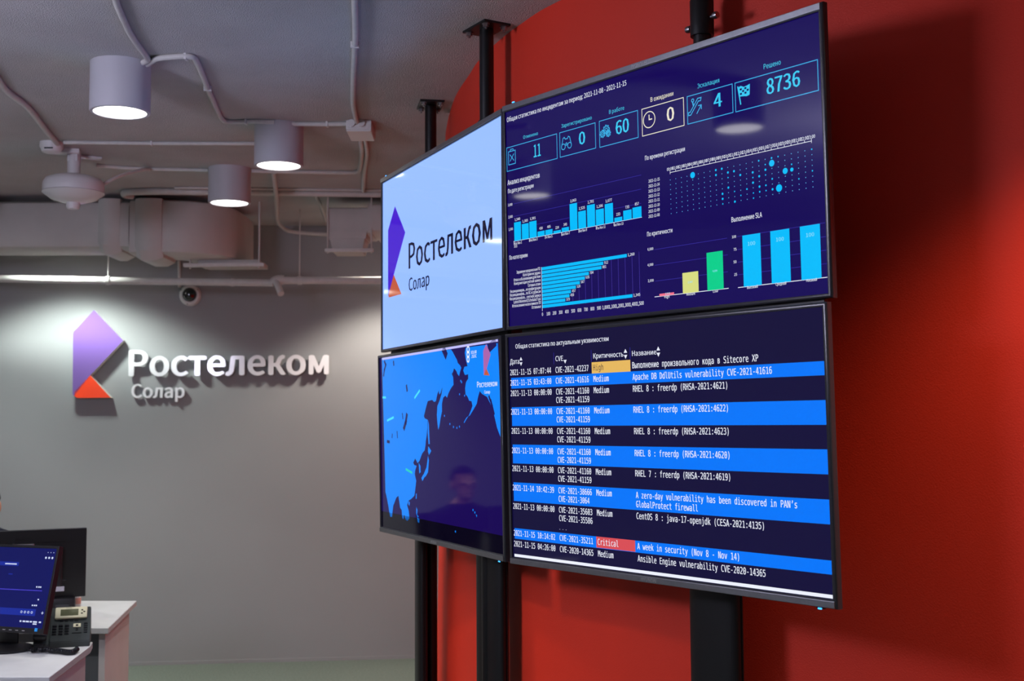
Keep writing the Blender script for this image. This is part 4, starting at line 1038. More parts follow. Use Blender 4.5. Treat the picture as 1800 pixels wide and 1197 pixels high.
pole('thin looking far left black pole behind the logo and map screens', -0.3464, 5.186, -0.3885, 5.150, -1.40, 2.62)

# added rails that block light leaking through the slit between upper and lower screens
def rail(label, c, yaw):
    root = thing('slit_light_blocker', label, 'rail', (c[0], c[1], 1.889), yaw)
    bm = NB(); box(bm, (0, .042, 0), (1.16, .014, .096), .002); mesh('rail_bar', bm, M_BLACK, root)
    return root
rail('added black rail blocking light through the slit between the two right screens', (0.3656, 3.352), -0.897)
rail('added black rail blocking light through the slit between the two left screens', (-0.287, 4.425), -1.142)

# ------------------------------------------------------------------ wall sign
sign = thing('wall_sign', 'raised white lettering with a purple and orange emblem on the grey wall', 'sign', matrix=Matrix(((WU.x, -WN.x, 0, -2.52807), (WU.y, -WN.y, 0, 8.27121), (0, 0, 1, 0), (0, 0, 0, 1))))
bm = NB(); prism(bm, [(-0.3003, 2.3832), (-0.1049, 2.178), (-0.3133, 1.9467), (-0.4229, 1.8031), (-0.4299, 1.8199), (-0.4338, 2.2213), (-0.4309, 2.2363), (-0.4209, 2.2463)][::-1], .070, -.005)
e = mesh('emblem_top', bm, [M_PURPLE, M_SIGNSIDE], sign); e['label'] = 'purple house shaped panel'
for p in e.data.polygons:
    if abs(p.normal.y) < 0.5: p.material_index = 1
bm = NB(); prism(bm, [(-0.3166, 1.9433), (-0.4185, 1.8315), (-0.4186, 1.8050), (-0.4024, 1.7912), (-0.1808, 1.7923)], .070, -.005)
e = mesh('emblem_foot', bm, [M_ORANGE, M_SIGNSIDE], sign); e['label'] = 'orange triangle with white edge'
for p in e.data.polygons:
    if abs(p.normal.y) < 0.5: p.material_index = 1
def sign_text(s, x0, x1, z0, z1, cap, depth, back):
    vs, fs, gw = _glyph[(s, 's')]; kx = (x1 - x0) / gw; kz = cap / CAPH['s']
    par = list(range(len(vs)))
    def find(i):
        while par[i] != i: par[i] = par[par[i]]; i = par[i]
        return i
    for f in fs:
        for i in f[1:]: par[find(i)] = find(f[0])
    # weld verts that share a place so that each glyph is one island
    seen = {}
    for i, q in enumerate(vs):
        k = (round(q[0], 4), round(q[1], 4))
        if k in seen: par[find(i)] = find(seen[k])
        else: seen[k] = i
    isl = {}
    for f in fs: isl.setdefault(find(f[0]), []).append(f)
    for k in sorted(isl, key=lambda k: min(vs[i][0] for f in isl[k] for i in f)):
        bm = NB(); g = cap * .042          # stroke weight: overlapping solids a few millimetres apart
        for j, (ox, oz) in enumerate(((0, 0), (g, 0), (-g, 0), (0, g * .6), (0, -g * .6))):
            mp = {}; fl = []
            for f in isl[k]:
                ids = []
                for i in f:
                    if i not in mp:
                        a, b = vs[i]; mp[i] = bm.verts.new((x0 + a * kx + ox, -back - j * .0001, z0 + (z1 - z0) * a / gw + b * kz + oz))
                    ids.append(mp[i])
                try: fl.append(bm.faces.new(ids))
                except ValueError: pass
            r = bmesh.ops.extrude_face_region(bm, geom=fl)
            bmesh.ops.translate(bm, vec=(0, -depth, 0), verts=[q for q in r['geom'] if isinstance(q, bmesh.types.BMVert)])
        mesh('letter', bm, M_LETTER, sign)
sign_text(SIGN1, -0.0649, 1.2618, 1.9404, 1.9516, 0.1699, 0.030, 0.022)
sign_text(SIGN2, -0.0518, 0.2946, 1.7939, 1.7926, 0.0890, 0.020, 0.012)

# ------------------------------------------------------------------ ventilation ducts
def duct_section(bm, path, hw, z0, z1, ch=0.03):
    path = [Vector((*p, 0)) for p in path]; rings = []
    for i, p in enumerate(path):
        t = (path[min(i + 1, len(path) - 1)] - path[max(i - 1, 0)]).normalized(); n = Vector((t.y, -t.x, 0))
        pr = [(hw, z0 + ch), (hw - ch * .3, z0 + ch * .3), (hw - ch, z0), (-hw + ch, z0), (-hw, z0 + ch), (-hw, z1 - ch), (-hw + ch, z1), (hw - ch, z1), (hw - ch * .3, z1 - ch * .3), (hw, z1 - ch)]
        rings.append([bm.verts.new((p.x + n.x * a, p.y + n.y * a, z)) for a, z in pr])
    for A, B in zip(rings, rings[1:]):
        for k in range(len(A)): bm.faces.new((A[k], A[(k + 1) % len(A)], B[(k + 1) % len(A)], B[k]))
    bm.faces.new(rings[0][::-1]); bm.faces.new(rings[-1])
d1 = thing('ventilation_duct', 'long pale ventilation duct under the ceiling above the sign, bending back at its right end', 'duct', (-2.2, 7.35, 2.65))
def dpart(name, bm, m=M_DUCT, smooth=True, root=d1, label=None):
    bmesh.ops.translate(bm, vec=-root.location, verts=bm.verts[:]); o = mesh(name, bm, m, root, smooth=smooth)
    if label: o['label'] = label
    return o
HW = 0.17
bm = NB(); duct_section(bm, [(-5.95, 7.28), (-2.28, 7.34)], HW, 2.655, 2.945, .05); dpart('duct_run', bm)
arc = [(-2.28, 7.34), (-2.07, 7.35)] + [(-2.07 + .20 * math.sin(a * PI / 20), 7.55 - .20 * math.cos(a * PI / 20)) for a in range(1, 11)] + [(-1.87, 7.93)]
bm = NB(); duct_section(bm, arc, HW + .004, 2.625, 2.950, .035); dpart('duct_elbow', bm)
for xa, xb in ((-2.46, -2.33), (-2.24, -2.08)):
    bm = NB(); ya = 7.34; dz = .036 if xb > -2.1 else 0
    rr = [(xa, HW + .002), (xa + .035, HW + .024), (xb - .05, HW + .024), (xb, HW + .004)]
    rings = []
    for x, h in rr:
        g = h - HW
        pr = [(-h, 2.70 - dz - g), (-h + .05, 2.645 - dz - g), (h - .05, 2.645 - dz - g), (h, 2.70 - dz - g), (h, 2.952), (-h, 2.952)]
        rings.append([bm.verts.new((x, ya + a, z)) for a, z in pr])
    for A, B in zip(rings, rings[1:]):
        for k in range(6): bm.faces.new((A[k], A[(k + 1) % 6], B[(k + 1) % 6], B[k]))
    bm.faces.new(rings[0][::-1]); bm.faces.new(rings[-1]); dpart('duct_collar', bm)
bm = NB(); box(bm, (-1.775, 7.46, 2.590), (0.50, 0.04, 0.022), .003); dpart('support_rail', bm, M_PVC)
bm = NB(); box(bm, (-1.755, 7.62, 2.612), (0.38, 0.28, 0.028), .004); dpart('outlet_plate', bm)
for x, zt in ((-1.985, 2.66), (-1.560, CEIL)):
    bm = NB(); lathe(bm, [(0, 2.568), (.006, 2.568), (.006, zt), (0, zt)], (x, 7.46, 0), 10); dpart('hanger_rod', bm, M_PVC)
d2 = thing('ventilation_duct', 'short pale duct with a downward neck, half hidden by the pale logo screen', 'duct', (-0.9, 7.4, 2.7))
def dp2(name, bm, m=M_DUCT): return dpart(name, bm, m, True, d2)
bm = NB(); duct_section(bm, [(-1.105, 7.40), (-1.02, 7.40), (-0.84, 7.40)], .17, 2.745, 2.905, .02); dp2('duct_run', bm)
bm = NB(); duct_section(bm, [(-0.86, 7.40), (-0.80, 7.40), (-0.10, 7.40)], .185, 2.752, 2.925, .03); dp2('duct_sleeve', bm)
bm = NB()
for (za, wa), (zb, wb) in (((2.760, .120), (2.715, .112)), ((2.715, .104), (2.635, .088))):
    A = [bm.verts.new((-0.985 + sx * wa, 7.34 + sy * wa, za)) for sx, sy in ((-1, -1), (1, -1), (1, 1), (-1, 1))]
    B = [bm.verts.new((-0.985 + sx * wb, 7.34 + sy * wb, zb)) for sx, sy in ((-1, -1), (1, -1), (1, 1), (-1, 1))]
    for k in range(4): bm.faces.new((A[k], A[(k + 1) % 4], B[(k + 1) % 4], B[k]))
    bm.faces.new(A[::-1]); bm.faces.new(B)
dp2('outlet_neck', bm)
bm = NB(); box(bm, (-0.970, 7.22, 2.642), (0.29, 0.035, 0.020), .003); dp2('support_rail', bm, M_PVC)
for x in (-1.100, -0.838):
    bm = NB(); lathe(bm, [(0, 2.625), (.005, 2.625), (.005, CEIL), (0, CEIL)], (x, 7.22, 0), 10); dp2('hanger_rod', bm, M_PVC)

# ------------------------------------------------------------------ white pipe below the duct
pipe = thing('drain_pipe', 'white horizontal drain pipe hung in front of the grey wall above the sign', 'pipe', (-1.5, 7.75, 2.52))
def pp(name, bm, m=M_PVC):
    bmesh.ops.translate(bm, vec=-pipe.location, verts=bm.verts[:]); return mesh(name, bm, m, pipe, smooth=True)
bm = NB(); tube(bm, [(-5.9, 7.75, 2.60), (-3.28, 7.75, 2.549), (-2.588, 7.75, 2.533), (-1.53, 7.75, 2.511)], .0225, 18, 1); pp('pipe_run', bm)
bm = NB(); tube(bm, [(-1.50, 7.75, 2.527), (-0.84, 7.75, 2.524), (0.05, 7.75, 2.523)], .0235, 18, 1); pp('pipe_run', bm)
bm = NB(); tube(bm, [(-1.53, 7.75, 2.508), (-1.52, 7.75, 2.522), (-1.492, 7.745, 2.530), (-1.46, 7.75, 2.529)], .031, 16, 3); tube(bm, [(-1.51, 7.735, 2.52), (-1.485, 7.70, 2.478), (-1.462, 7.665, 2.43)], .021, 14, 3); pp('pipe_elbow', bm)
for x, z in ((-2.588, 2.533), (-1.36, 2.526)):
    bm = NB(); tube(bm, [(x - .012, 7.75, z), (x + .012, 7.75, z)], .028, 16, 1); lathe(bm, [(0, z + .02), (.0045, z + .02), (.0045, CEIL), (0, CEIL)], (x, 7.75, 0), 8); pp('pipe_hanger', bm)
bm = NB(); tube(bm, [(-1.80, 7.75, 2.5168), (-1.78, 7.75, 2.5163)], .026, 16, 1); pp('pipe_socket', bm)

# ------------------------------------------------------------------ ceiling fittings
def conduit(label, P, r=.011, z=None, name='ceiling_conduit', zs=None, clips=()):
    z = CEIL - r + .0005 if z is None else z
    Q = [(x, y, z) for x, y in P] if zs is None else [(x, y, zz) for (x, y), zz in zip(P, zs)]
    c = Vector(Q[0]); bm = NB(); tube(bm, [Vector(q) - c for q in Q], r, 12, 5)
    root = thing(name, label, 'conduit', c, group='white cable conduits on the ceiling')
    mesh('conduit_tube', bm, M_PVC, root, smooth=True)
    for a, b in clips:
        k = NB(); d = (Vector(b) - Vector(a)); an = math.atan2(d.y, d.x)
        box(k, (0, 0, 0), (.010, 2 * r + .010, 2 * r + .004), .002, Matrix.Translation(Vector((a[0], a[1], z)) - c) @ Matrix.Rotation(an, 4, 'Z')); mesh('conduit_clip', k, M_WHITEPL, root)
    return root
zc = CEIL - .0105
conduit('white conduit from the top of the photo down to the nearest cylinder lamp', [(-1.20, 3.35), (-1.254, 3.737), (-1.29, 3.92), (-1.335, 4.195), (-1.357, 4.447), (-1.366, 4.495), (-1.395, 4.525)])
conduit('white conduit zigzagging between the two foremost cylinder lamps', [(-1.385, 4.545), (-1.372, 4.533), (-1.327, 4.476), (-1.268, 4.456), (-1.193, 4.451), (-1.189, 4.537), (-1.235, 4.873), (-1.282, 5.233), (-1.298, 5.382), (-1.272, 5.435), (-1.154, 5.427), (-1.075, 5.442)], clips=[((-1.21, 4.452), (-1.19, 4.451)), ((-1.2355, 4.877), (-1.2475, 4.965)), ((-1.20, 5.431), (-1.154, 5.428))])
conduit('short white conduit joining the middle cylinder lamp to the junction box', [(-1.060, 5.455), (-1.034, 5.472), (-0.88, 5.486), (-0.725, 5.48)], clips=[((-0.84, 5.486), (-0.78, 5.483))])
conduit('straight white conduit running from the top of the photo into the junction box', [(-0.42, 3.2), (-0.5, 3.826), (-0.545, 4.197), (-0.626, 4.763), (-0.677, 5.152), (-0.700, 5.46)], clips=[((-0.563, 4.32), (-0.626, 4.763))])
conduit('white conduit leaving the junction box and turning left towards the rear cylinder lamp', [(-0.714, 5.64), (-0.744, 5.987), (-0.796, 6.359), (-0.838, 6.54), (-0.927, 6.56), (-1.291, 6.519), (-1.405, 6.505)])
conduit('white conduit running from the junction box back to the pipe beside the duct', [(-0.690, 5.64), (-0.73, 6.089), (-0.792, 6.504), (-0.870, 7.08)])
conduit('bent white conduit crossing the left of the ceiling to the round dust cover', [(-1.9, 4.1), (-2.012, 4.655), (-2.063, 4.897), (-2.079, 5.148), (-2.156, 5.552), (-2.222, 5.93)], r=.013)
conduit('thin white conduit running level from the smoke alarm behind the middle lamp', [(-2.168, 5.814), (-1.66, 5.851), (-1.10, 5.868)], r=.010, clips=[((-1.75, 5.845), (-1.66, 5.851))])
conduit('thin white conduit running level from the round fitting to the rear lamp', [(-2.19, 6.345), (-2.003, 6.425), (-1.635, 6.48)], r=.010)
conduit('thick white conduit along the front of the duct with a hooked left end', [(-2.255, 7.16), (-2.285, 7.10), (-2.228, 7.030), (-1.986, 7.018), (-1.498, 7.063), (-0.782, 7.140), (-0.2, 7.19)], r=.020)
conduit('thin dark edged conduit lying beside the thick conduit by the duct', [(-1.95, 6.968), (-1.498, 7.008), (-0.782, 7.085), (-0.2, 7.135)], r=.008)
conduit('white conduit dropping from the rear lamp back to the grey wall', [(-1.291, 6.534), (-1.372, 7.03), (-1.517, 7.816), (-1.545, 8.10), (-1.50, 8.28), (-1.24, 8.33)], r=.013, zs=[CEIL - .012, CEIL - .05, CEIL - .05, CEIL - .05, CEIL - .06, CEIL - .075])
conduit('white conduit bent around the end of the short duct', [(-1.25, 8.15), (-1.20, 7.6), (-1.166, 7.22), (-1.08, 7.195), (-0.8, 7.20), (-0.2, 7.21)], r=.010)
conduit('short white conduit running down to the dome camera', [(-2.2761, 8.265), (-2.2741, 8.262), (-2.2701, 8.262)], r=.011, zs=[2.80, 2.70, 2.545])

jb = thing('junction_box', 'small white junction box on the ceiling where four conduits meet', 'junction box', (-0.694, 5.552, CEIL))
bm = NB(); box(bm, (0, 0, -.022), (.116, .20, .044), .004, Matrix.Rotation(0.02, 4, 'Z')); mesh('box_body', bm, M_WHITEPL, jb)
bm = NB(); box(bm, (0, 0, -.0475), (.112, .196, .009), .003, Matrix.Rotation(0.02, 4, 'Z')); mesh('box_lid', bm, M_WHITEPL, jb)
for sx, sy in ((-.03, -1), (.015, -1), (-.015, 1), (.02, 1)):
    bm = NB(); tube(bm, [(sx, sy * .098, -.016), (sx, sy * .112, -.016)], .017, 12, 1); mesh('cable_gland', bm, M_WHITEPL, jb, smooth=True)

sd = thing('smoke_detector', 'small round white smoke alarm with a dark slot on the left of the ceiling', 'smoke alarm', (-2.245, 5.86, CEIL))
bm = NB(); lathe(bm, [(0, 0), (.054, 0), (.055, -.022), (.050, -.030), (.044, -.046), (.030, -.052), (0, -.053)], seg=36); mesh('alarm_body', bm, M_WHITEPL, sd, smooth=True)
bm = NB(); box(bm, (.004, -.0465, -.036), (.042, .006, .007), .002); mesh('vent_slot', bm, M_SHELL, sd)

fm = thing('extinguisher_module', 'round white dome fitting hanging on a short stem from the ceiling', 'extinguisher', (-2.195, 6.03, CEIL))
bm = NB(); box(bm, (-.03, -.02, -.012), (.12, .07, .024), .004, Matrix.Rotation(.25, 4, 'Z')); box(bm, (.09, .10, -.008), (.12, .045, .012), .004, Matrix.Rotation(.5, 4, 'Z')); box(bm, (0, 0, -.035), (.055, .055, .05), .006); mesh('ceiling_bracket', bm, M_WHITEPL, fm)
bm = NB(); lathe(bm, [(0, -.02), (.031, -.02), (.031, -.145), (0, -.145)], seg=28); mesh('stem', bm, M_WHITEPL, fm, smooth=True)
bm = NB(); lathe(bm, [(0, -.126), (.05, -.127), (.10, -.134), (.135, -.148), (.147, -.168), (.148, -.20), (.145, -.213), (.150, -.217), (.140, -.225), (.11, -.248), (.06, -.264), (0, -.268)], seg=52); mesh('tank', bm, M_WHITEPL, fm, smooth=True)
bm = NB(); lathe(bm, [(0, -.262), (.033, -.262), (.033, -.285), (.028, -.297), (0, -.299)], seg=28); mesh('nozzle', bm, M_WHITEPL, fm, smooth=True)
bm = NB(); tube(bm, [(.12, .05, -.17), (.19, .14, -.10), (.26, .32, -.03), (.25, .42, -.012)], .009, 10, 5); mesh('cable', bm, M_PVC, fm, smooth=True)

dc = thing('dome_camera', 'small white ring dome camera with a smoked lens on the grey wall below the pipe', 'camera', matrix=Matrix.Translation(Vector((-2.52807, 8.27121, 2.4932)) + WU * .3248) @ Matrix(((WU.x, -WN.x, 0, 0), (WU.y, -WN.y, 0, 0), (0, 0, 1, 0), (0, 0, 0, 1))))
RX = Matrix.Rotation(PI / 2, 4, 'X')
bm = NB(); lathe(bm, [(.050, .052), (.060, .050), (.070, .036), (.073, .018), (.073, 0), (0, 0)], (0, 0, 0), 40, RX); lathe(bm, [(.050, .052), (.047, .046)], (0, 0, 0), 40, RX); mesh('camera_body', bm, M_WHITEPL, dc, smooth=True)
bm = NB(); lathe(bm, [(.049, .046), (.047, .060), (.038, .076), (.022, .087), (0, .091)], (0, 0, 0), 36, RX); mesh('dome', bm, M_DOME, dc, smooth=True)
for a in (0.6, 2.6, 4.5):
    bm = NB(); lathe(bm, [(0, 0), (.004, 0), (.004, .003), (0, .003)], (0, 0, 0), 10, Matrix.Translation((.064 * math.cos(a), -.0445, .064 * math.sin(a))) @ RX); mesh('screw', bm, M_SHELL, dc)

# ------------------------------------------------------------------ desks
nd = thing('desk', 'white office desk in the lower left corner carrying the lit monitor and the phone', 'desk', (-1.62, 4.22, 0), group='white desks with light panels')
O = Vector((-1.62, 4.22, 0))
def dk(root, name, bm, m, label=None):
    bmesh.ops.translate(bm, vec=-Vector(root.location), verts=bm.verts[:]); o = mesh(name, bm, m, root)
    if label: o['label'] = label
    return o
bm = NB(); plate(bm, [(-1.581, 4.206), (-1.640, 4.775), (-1.665, 4.875), (-3.10, 4.90), (-3.10, 4.23)], .725, .750); bmesh.ops.bevel(bm, geom=bm.edges[:], offset=.002, segments=1, affect='EDGES'); dk(nd, 'desk_top', bm, M_DESK)
bm = NB(); plate(bm, [(-1.600, 4.24), (-1.652, 4.76), (-1.677, 4.757), (-1.625, 4.24)], 0, .725); dk(nd, 'side_panel', bm, M_DESKPANEL)
bm = NB(); plate(bm, [(-3.05, 4.25), (-3.075, 4.25), (-3.075, 4.86), (-3.05, 4.86)], 0, .725); dk(nd, 'side_panel', bm, M_DESKPANEL)
bm = NB(); box(bm, (-2.36, 4.80, .52), (1.36, .018, .40)); dk(nd, 'modesty_panel', bm, M_MODESTY, 'grey back panel')
fd = thing('desk', 'white office desk behind, carrying the monitor seen from its back', 'desk', (-1.8, 5.3, 0), group='white desks with light panels')
bm = NB(); plate(bm, [(-1.713, 5.205), (-1.840, 6.005), (-3.40, 6.07), (-3.32, 5.27)], .725, .750); bmesh.ops.bevel(bm, geom=bm.edges[:], offset=.002, segments=1, affect='EDGES'); dk(fd, 'desk_top', bm, M_DESK)
bm = NB(); plate(bm, [(-1.737, 5.24), (-1.862, 5.965), (-1.888, 5.962), (-1.763, 5.24)], 0, .725); dk(fd, 'side_panel', bm, M_DESKPANEL)
bm = NB(); plate(bm, [(-3.27, 5.30), (-3.295, 5.30), (-3.345, 6.04), (-3.32, 6.04)], 0, .725); dk(fd, 'side_panel', bm, M_DESKPANEL)
bm = NB(); plate(bm, [(-1.775, 5.33), (-3.27, 5.38), (-3.27, 5.40), (-1.777, 5.35)], .06, .725); dk(fd, 'modesty_panel', bm, M_MODESTY, 'blue grey front panel')

# ------------------------------------------------------------------ monitors
def monitor(label, c, yaw, tilt, W, Hh, base_z, items=None, bg='bgpc', screen_label='dark blue chat window', back=None):
    root = thing('computer_monitor', label, 'monitor', (c[0], c[1], base_z), yaw)
    Tm = Matrix.Translation((0, 0, c[2] - base_z)) @ Matrix.Rotation(-tilt, 4, 'X')
    fr = bpy.data.objects.new('x', None)
    bm = NB(); b = .010; bb = .020
    for (x, z, sx, sz) in ((-W / 2 + b / 2, 0, b, Hh), (W / 2 - b / 2, 0, b, Hh), (0, Hh / 2 - b / 2, W - 2 * b, b), (0, -Hh / 2 + bb / 2, W - 2 * b, bb)): box(bm, (x, .006, z), (sx, .016, sz), .0015)
    bmesh.ops.transform(bm, matrix=Tm, verts=bm.verts[:]); mesh('bezel', bm, M_SHELL, root)
    bm = NB(); box(bm, (0, .018, 0), (W, .012, Hh), .003); box(bm, (0, .033, -.02), (W * .62, .040, Hh * .62), .010); bmesh.ops.transform(bm, matrix=Tm, verts=bm.verts[:]); mesh('rear_shell', bm, back or M_SHELL, root)
    s = screen_mesh(items or [], bg, (-W / 2 + b - .001, -Hh / 2 + bb - .001, W / 2 - b + .001, Hh / 2 - b + .001), .004, root, label=screen_label)
    s.data.transform(Tm)
    # stand
    bm = NB(); hz = c[2] - base_z
    tube(bm, [(0, .085, .012), (0, .085, hz * .5), (0, .078, hz - .02)], .02, 14, 3)
    bmesh.ops.scale(bm, vec=(2.3, .8, 1), space=Matrix.Translation((0, -.085, 0)), verts=bm.verts[:]); box(bm, (0, .062, hz - .01), (.11, .03, .11), .004); mesh('stand_neck', bm, M_SHELL, root, smooth=True)
    bm = NB(); lathe(bm, [(0, 0), (.125, 0), (.128, .006), (.118, .013), (.05, .022), (0, .024)], (0, 0, 0), 44); bmesh.ops.scale(bm, vec=(1, .82, 1), verts=bm.verts[:]); bmesh.ops.translate(bm, vec=(0, .05, 0), verts=bm.verts[:]); mesh('stand_base', bm, M_SHELL, root, smooth=True)
    return root, Tm
W1, H1 = .545, .325
ui = [('P', 'pcblue', 1, [(-.26, -.098), (.215, -.098), (.215, -.073), (-.26, -.073)]), ('L', 'pcline', 1, [(-.26, -.005), (.225, -.005)], .0022)]
for x in (.150, .166, .182, .198): ui.append(('O', 'pcwhite', 2, (x, -.0855), .0036, .0018))
ui += [('L', 'pcwhite', 2, [(.243, -.0855), (.251, -.0855)], .002), ('L', 'pcwhite', 2, [(.247, -.0895), (.247, -.0815)], .002)]
for x in (.216, .231, .246): ui.append(('D', 'pcwhite', 2, (x, .118), .0042))
for x in (.222, .235, .248): ui.append(('D', 'pcwhite', 2, (x, .138), .0016))
for x, wd in ((.150, .008), (.164, .012), (.179, .014), (.197, .010), (.212, .018), (.2385, .010)): ui.append(('P', 'pcwhite', 2, [(x, -.122), (x + wd, -.122), (x + wd, -.1165), (x, -.1165)]))
ui += [('P', 'pcwhite', 2, [(.212, -.129), (.230, -.129), (.230, -.1245), (.212, -.1245)])]
for x, z in ((.196, .006), (.206, .006), (.214, .006), (.214, -.040), (.192, -.062), (.202, -.062), (.210, -.062)): ui.append(('P', 'pcwhite', 2, [(x, z), (x + .006, z), (x + .006, z + .005), (x, z + .005)]))
ui += [('P', 'pcblue', 1, [(-.2, .083), (.095, .083), (.095, .098), (-.2, .098)]), ('P', 'pcwhite', 2, [(.03, .088), (.085, .088), (.085, .092), (.03, .092)]), ('P', 'pcblue', 1, [(.055, .050), (.075, .050), (.075, .054), (.055, .054)])]
mon, Tm = monitor('black monitor facing the room with a dark blue window, at the lower left edge', (-1.978, 4.677, .993), math.radians(-20), math.radians(14), W1, H1, .750, ui)
bm = NB(); box(bm, (.238, -.003, -.1475), (.012, .002, .012)); bmesh.ops.transform(bm, matrix=Tm, verts=bm.verts[:])
e = mesh('energy_sticker', bm, mat('self lit blue sticker', (40, 130, 200), .4, emit=(30, 120, 200), estr=.35), mon); e['label'] = 'small blue square sticker with added glow'  # emission brightens the sticker, which is no lamp
for x in (.06, .09, .12, .15, .18):
    bm = NB(); box(bm, (x, -.0025, -.1535), (.012, .001, .0022)); bmesh.ops.transform(bm, matrix=Tm, verts=bm.verts[:]); mesh('button_mark', bm, M_LOGO, mon)
bm = NB(); tube(bm, [(.06, .10, .10), (.10, .12, .06), (.12, .15, .02), (.10, .19, .004)], .0025, 8, 6); mesh('power_cable', bm, M_CABLE, mon, smooth=True)
pm, Tp = monitor('black monitor turned with its back to the camera on the desk behind', (-2.240, 5.606, .973), math.radians(205), math.radians(2), .545, .315, .750, None, 'bgpc', 'screen turned away', M_GLOSS)
vs, fs, gw = _glyph[('PHILIPS', 's')]
bm = NB(); V = [bm.verts.new((.034 - a * .068 / gw, .0242, .112 + b * .011 / .25665)) for a, b in vs]
for f in fs: bm.faces.new([V[i] for i in f])
r = bmesh.ops.extrude_face_region(bm, geom=bm.faces[:]); bmesh.ops.translate(bm, vec=(0, .0008, 0), verts=[q for q in r['geom'] if isinstance(q, bmesh.types.BMVert)])
bmesh.ops.transform(bm, matrix=Tp, verts=bm.verts[:]); mesh('lettering', bm, M_BLACKTUBE, pm)
bm = NB(); box(bm, (0, .034, .092), (.092, .024, .013), .006, None, 3); bmesh.ops.transform(bm, matrix=Tp, verts=bm.verts[:]); o = mesh('hinge_cover', bm, M_STEEL, pm, smooth=True); o['label'] = 'silver hinge cover'
bm = NB(); box(bm, (-.125, .0245, .100), (.15, .001, .002)); bmesh.ops.transform(bm, matrix=Tp, verts=bm.verts[:]); mesh('vent_slot', bm, M_BLACKTUBE, pm)
bm = NB(); box(bm, (-.150, .0545, -.112), (.052, .001, .022)); bmesh.ops.transform(bm, matrix=Tp, verts=bm.verts[:]); o = mesh('rating_sticker', bm, M_STICKER, pm); o['label'] = 'pale rating sticker'
for k, (x, wd) in enumerate(((-.148, .05), (-.152, .042), (-.16, .05))):
    bm = NB(); box(bm, (x, .0545, -.092 + .010 * k), (wd, .0006, .0025)); bmesh.ops.transform(bm, matrix=Tp, verts=bm.verts[:]); mesh('small_print', bm, M_FRAME, pm)
ds = thing('docking_station', 'black docking box under the monitor seen from its back, beside the small bottle', 'docking station', (-2.085, 5.655, .75), .3)
bm = NB(); box(bm, (.012, -.005, .034), (.110, .075, .068), .012); box(bm, (.065, -.02, .006), (.09, .05, .012), .004); mesh('dock_body', bm, M_SHELL, ds, smooth=True)
bm = NB(); box(bm, (.012, -.0428, .034), (.06, .002, .012), .001); mesh('port_panel', bm, M_FRAME, ds)

bt = thing('bottle', 'small white bottle with a pinkish label standing behind the docking box', 'bottle', (-2.055, 5.795, .75))
bm = NB(); lathe(bm, [(0, 0), (.0155, 0), (.017, .003), (.017, .052), (.014, .060), (.007, .064), (.007, .068), (0, .068)], seg=24); mesh('bottle_body', bm, M_BOTTLE, bt, smooth=True)
bm = NB(); lathe(bm, [(.0172, .018), (.0174, .018), (.0174, .046), (.0172, .046)], seg=24); o = mesh('bottle_label', bm, M_BLABEL, bt, smooth=True); o['label'] = 'pinkish label'
bm = NB(); lathe(bm, [(0, .066), (.009, .066), (.009, .076), (0, .076)], seg=20); mesh('cap', bm, M_BOTTLE, bt, smooth=True)

# ------------------------------------------------------------------ desk phone
ph = thing('desk_phone', 'dark grey office phone with a beige display panel on the front desk corner', 'telephone', (-1.842, 4.725, .750), math.radians(17))
PW = .205
bm = NB()
side = [(0, .0), (0, .022), (.012, .036), (.098, .134), (.108, .138), (.122, .130), (.150, .02), (.150, 0)]
a = [bm.verts.new((.058, y, z)) for y, z in side]; b = [bm.verts.new((PW, y, z)) for y, z in side]
bm.faces.new(a); bm.faces.new(b[::-1])
for k in range(len(side)): bm.faces.new((a[k], a[(k + 1) % 8], b[(k + 1) % 8], b[k]))
side2 = [(0, .0), (0, .016), (.098, .112), (.122, .110), (.150, .02), (.150, 0)]
a = [bm.verts.new((0, y, z)) for y, z in side2]; b = [bm.verts.new((.0575, y, z)) for y, z in side2]
bm.faces.new(a); bm.faces.new(b[::-1])
for k in range(6): bm.faces.new((a[k], a[(k + 1) % 6], b[(k + 1) % 6], b[k]))
bmesh.ops.bevel(bm, geom=bm.edges[:], offset=.0025, segments=2, affect='EDGES'); mesh('phone_body', bm, M_PHONE, ph, smooth=True)
ft = Vector((0, .086, .098)).normalized(); fn = Vector((0, -ft.z, ft.y))
MF = Matrix(((1, 0, 0, 0), (0, -fn.y, ft.y, .012), (0, -fn.z, ft.z, .036), (0, 0, 0, 1)))    # x right, y into face, z up the face
def onface(name, c, s, m, bev=.0015, parent=ph, label=None):
    bm = NB(); box(bm, (c[0], -c[2], c[1]), (s[0], s[2], s[1]), bev); bmesh.ops.transform(bm, matrix=MF, verts=bm.verts[:]); o = mesh(name, bm, m, parent, smooth=True)
    if label: o['label'] = label
    return o
pan = onface('display_panel', (.1325, .106, .006), (.119, .050, .012), M_BEIGE, .005, label='beige display panel')
onface('display', (.126, .105, .0122), (.066, .029, .001), M_LCD, .0004, pan, 'grey green liquid crystal display')
for x, t in ((.173, .114), (.181, .106), (.172, .099)): onface('key', (x, t, .0125), (.007, .0045, .002), M_KEY, .0009, pan)
vs, fs, gw = _glyph[('Yealink', 's')]
bm = NB(); V = [bm.verts.new((.113 + q * .022 / gw, -.0125, .1235 + w_ * .0042 / .25665)) for q, w_ in vs]
for f in fs: bm.faces.new([V[i] for i in f])
bmesh.ops.transform(bm, matrix=MF, verts=bm.verts[:]); mesh('lettering', bm, M_KEY, pan)
for x in (.098, .116, .135, .153): onface('key', (x, .074, .001), (.013, .0045, .003), M_KEY, .001)
for t in (.053, .041, .029, .017):
    for x in (.0735, .0965, .119): onface('key', (x, t, .0015), (.016, .0075, .004), M_KEY, .0015)
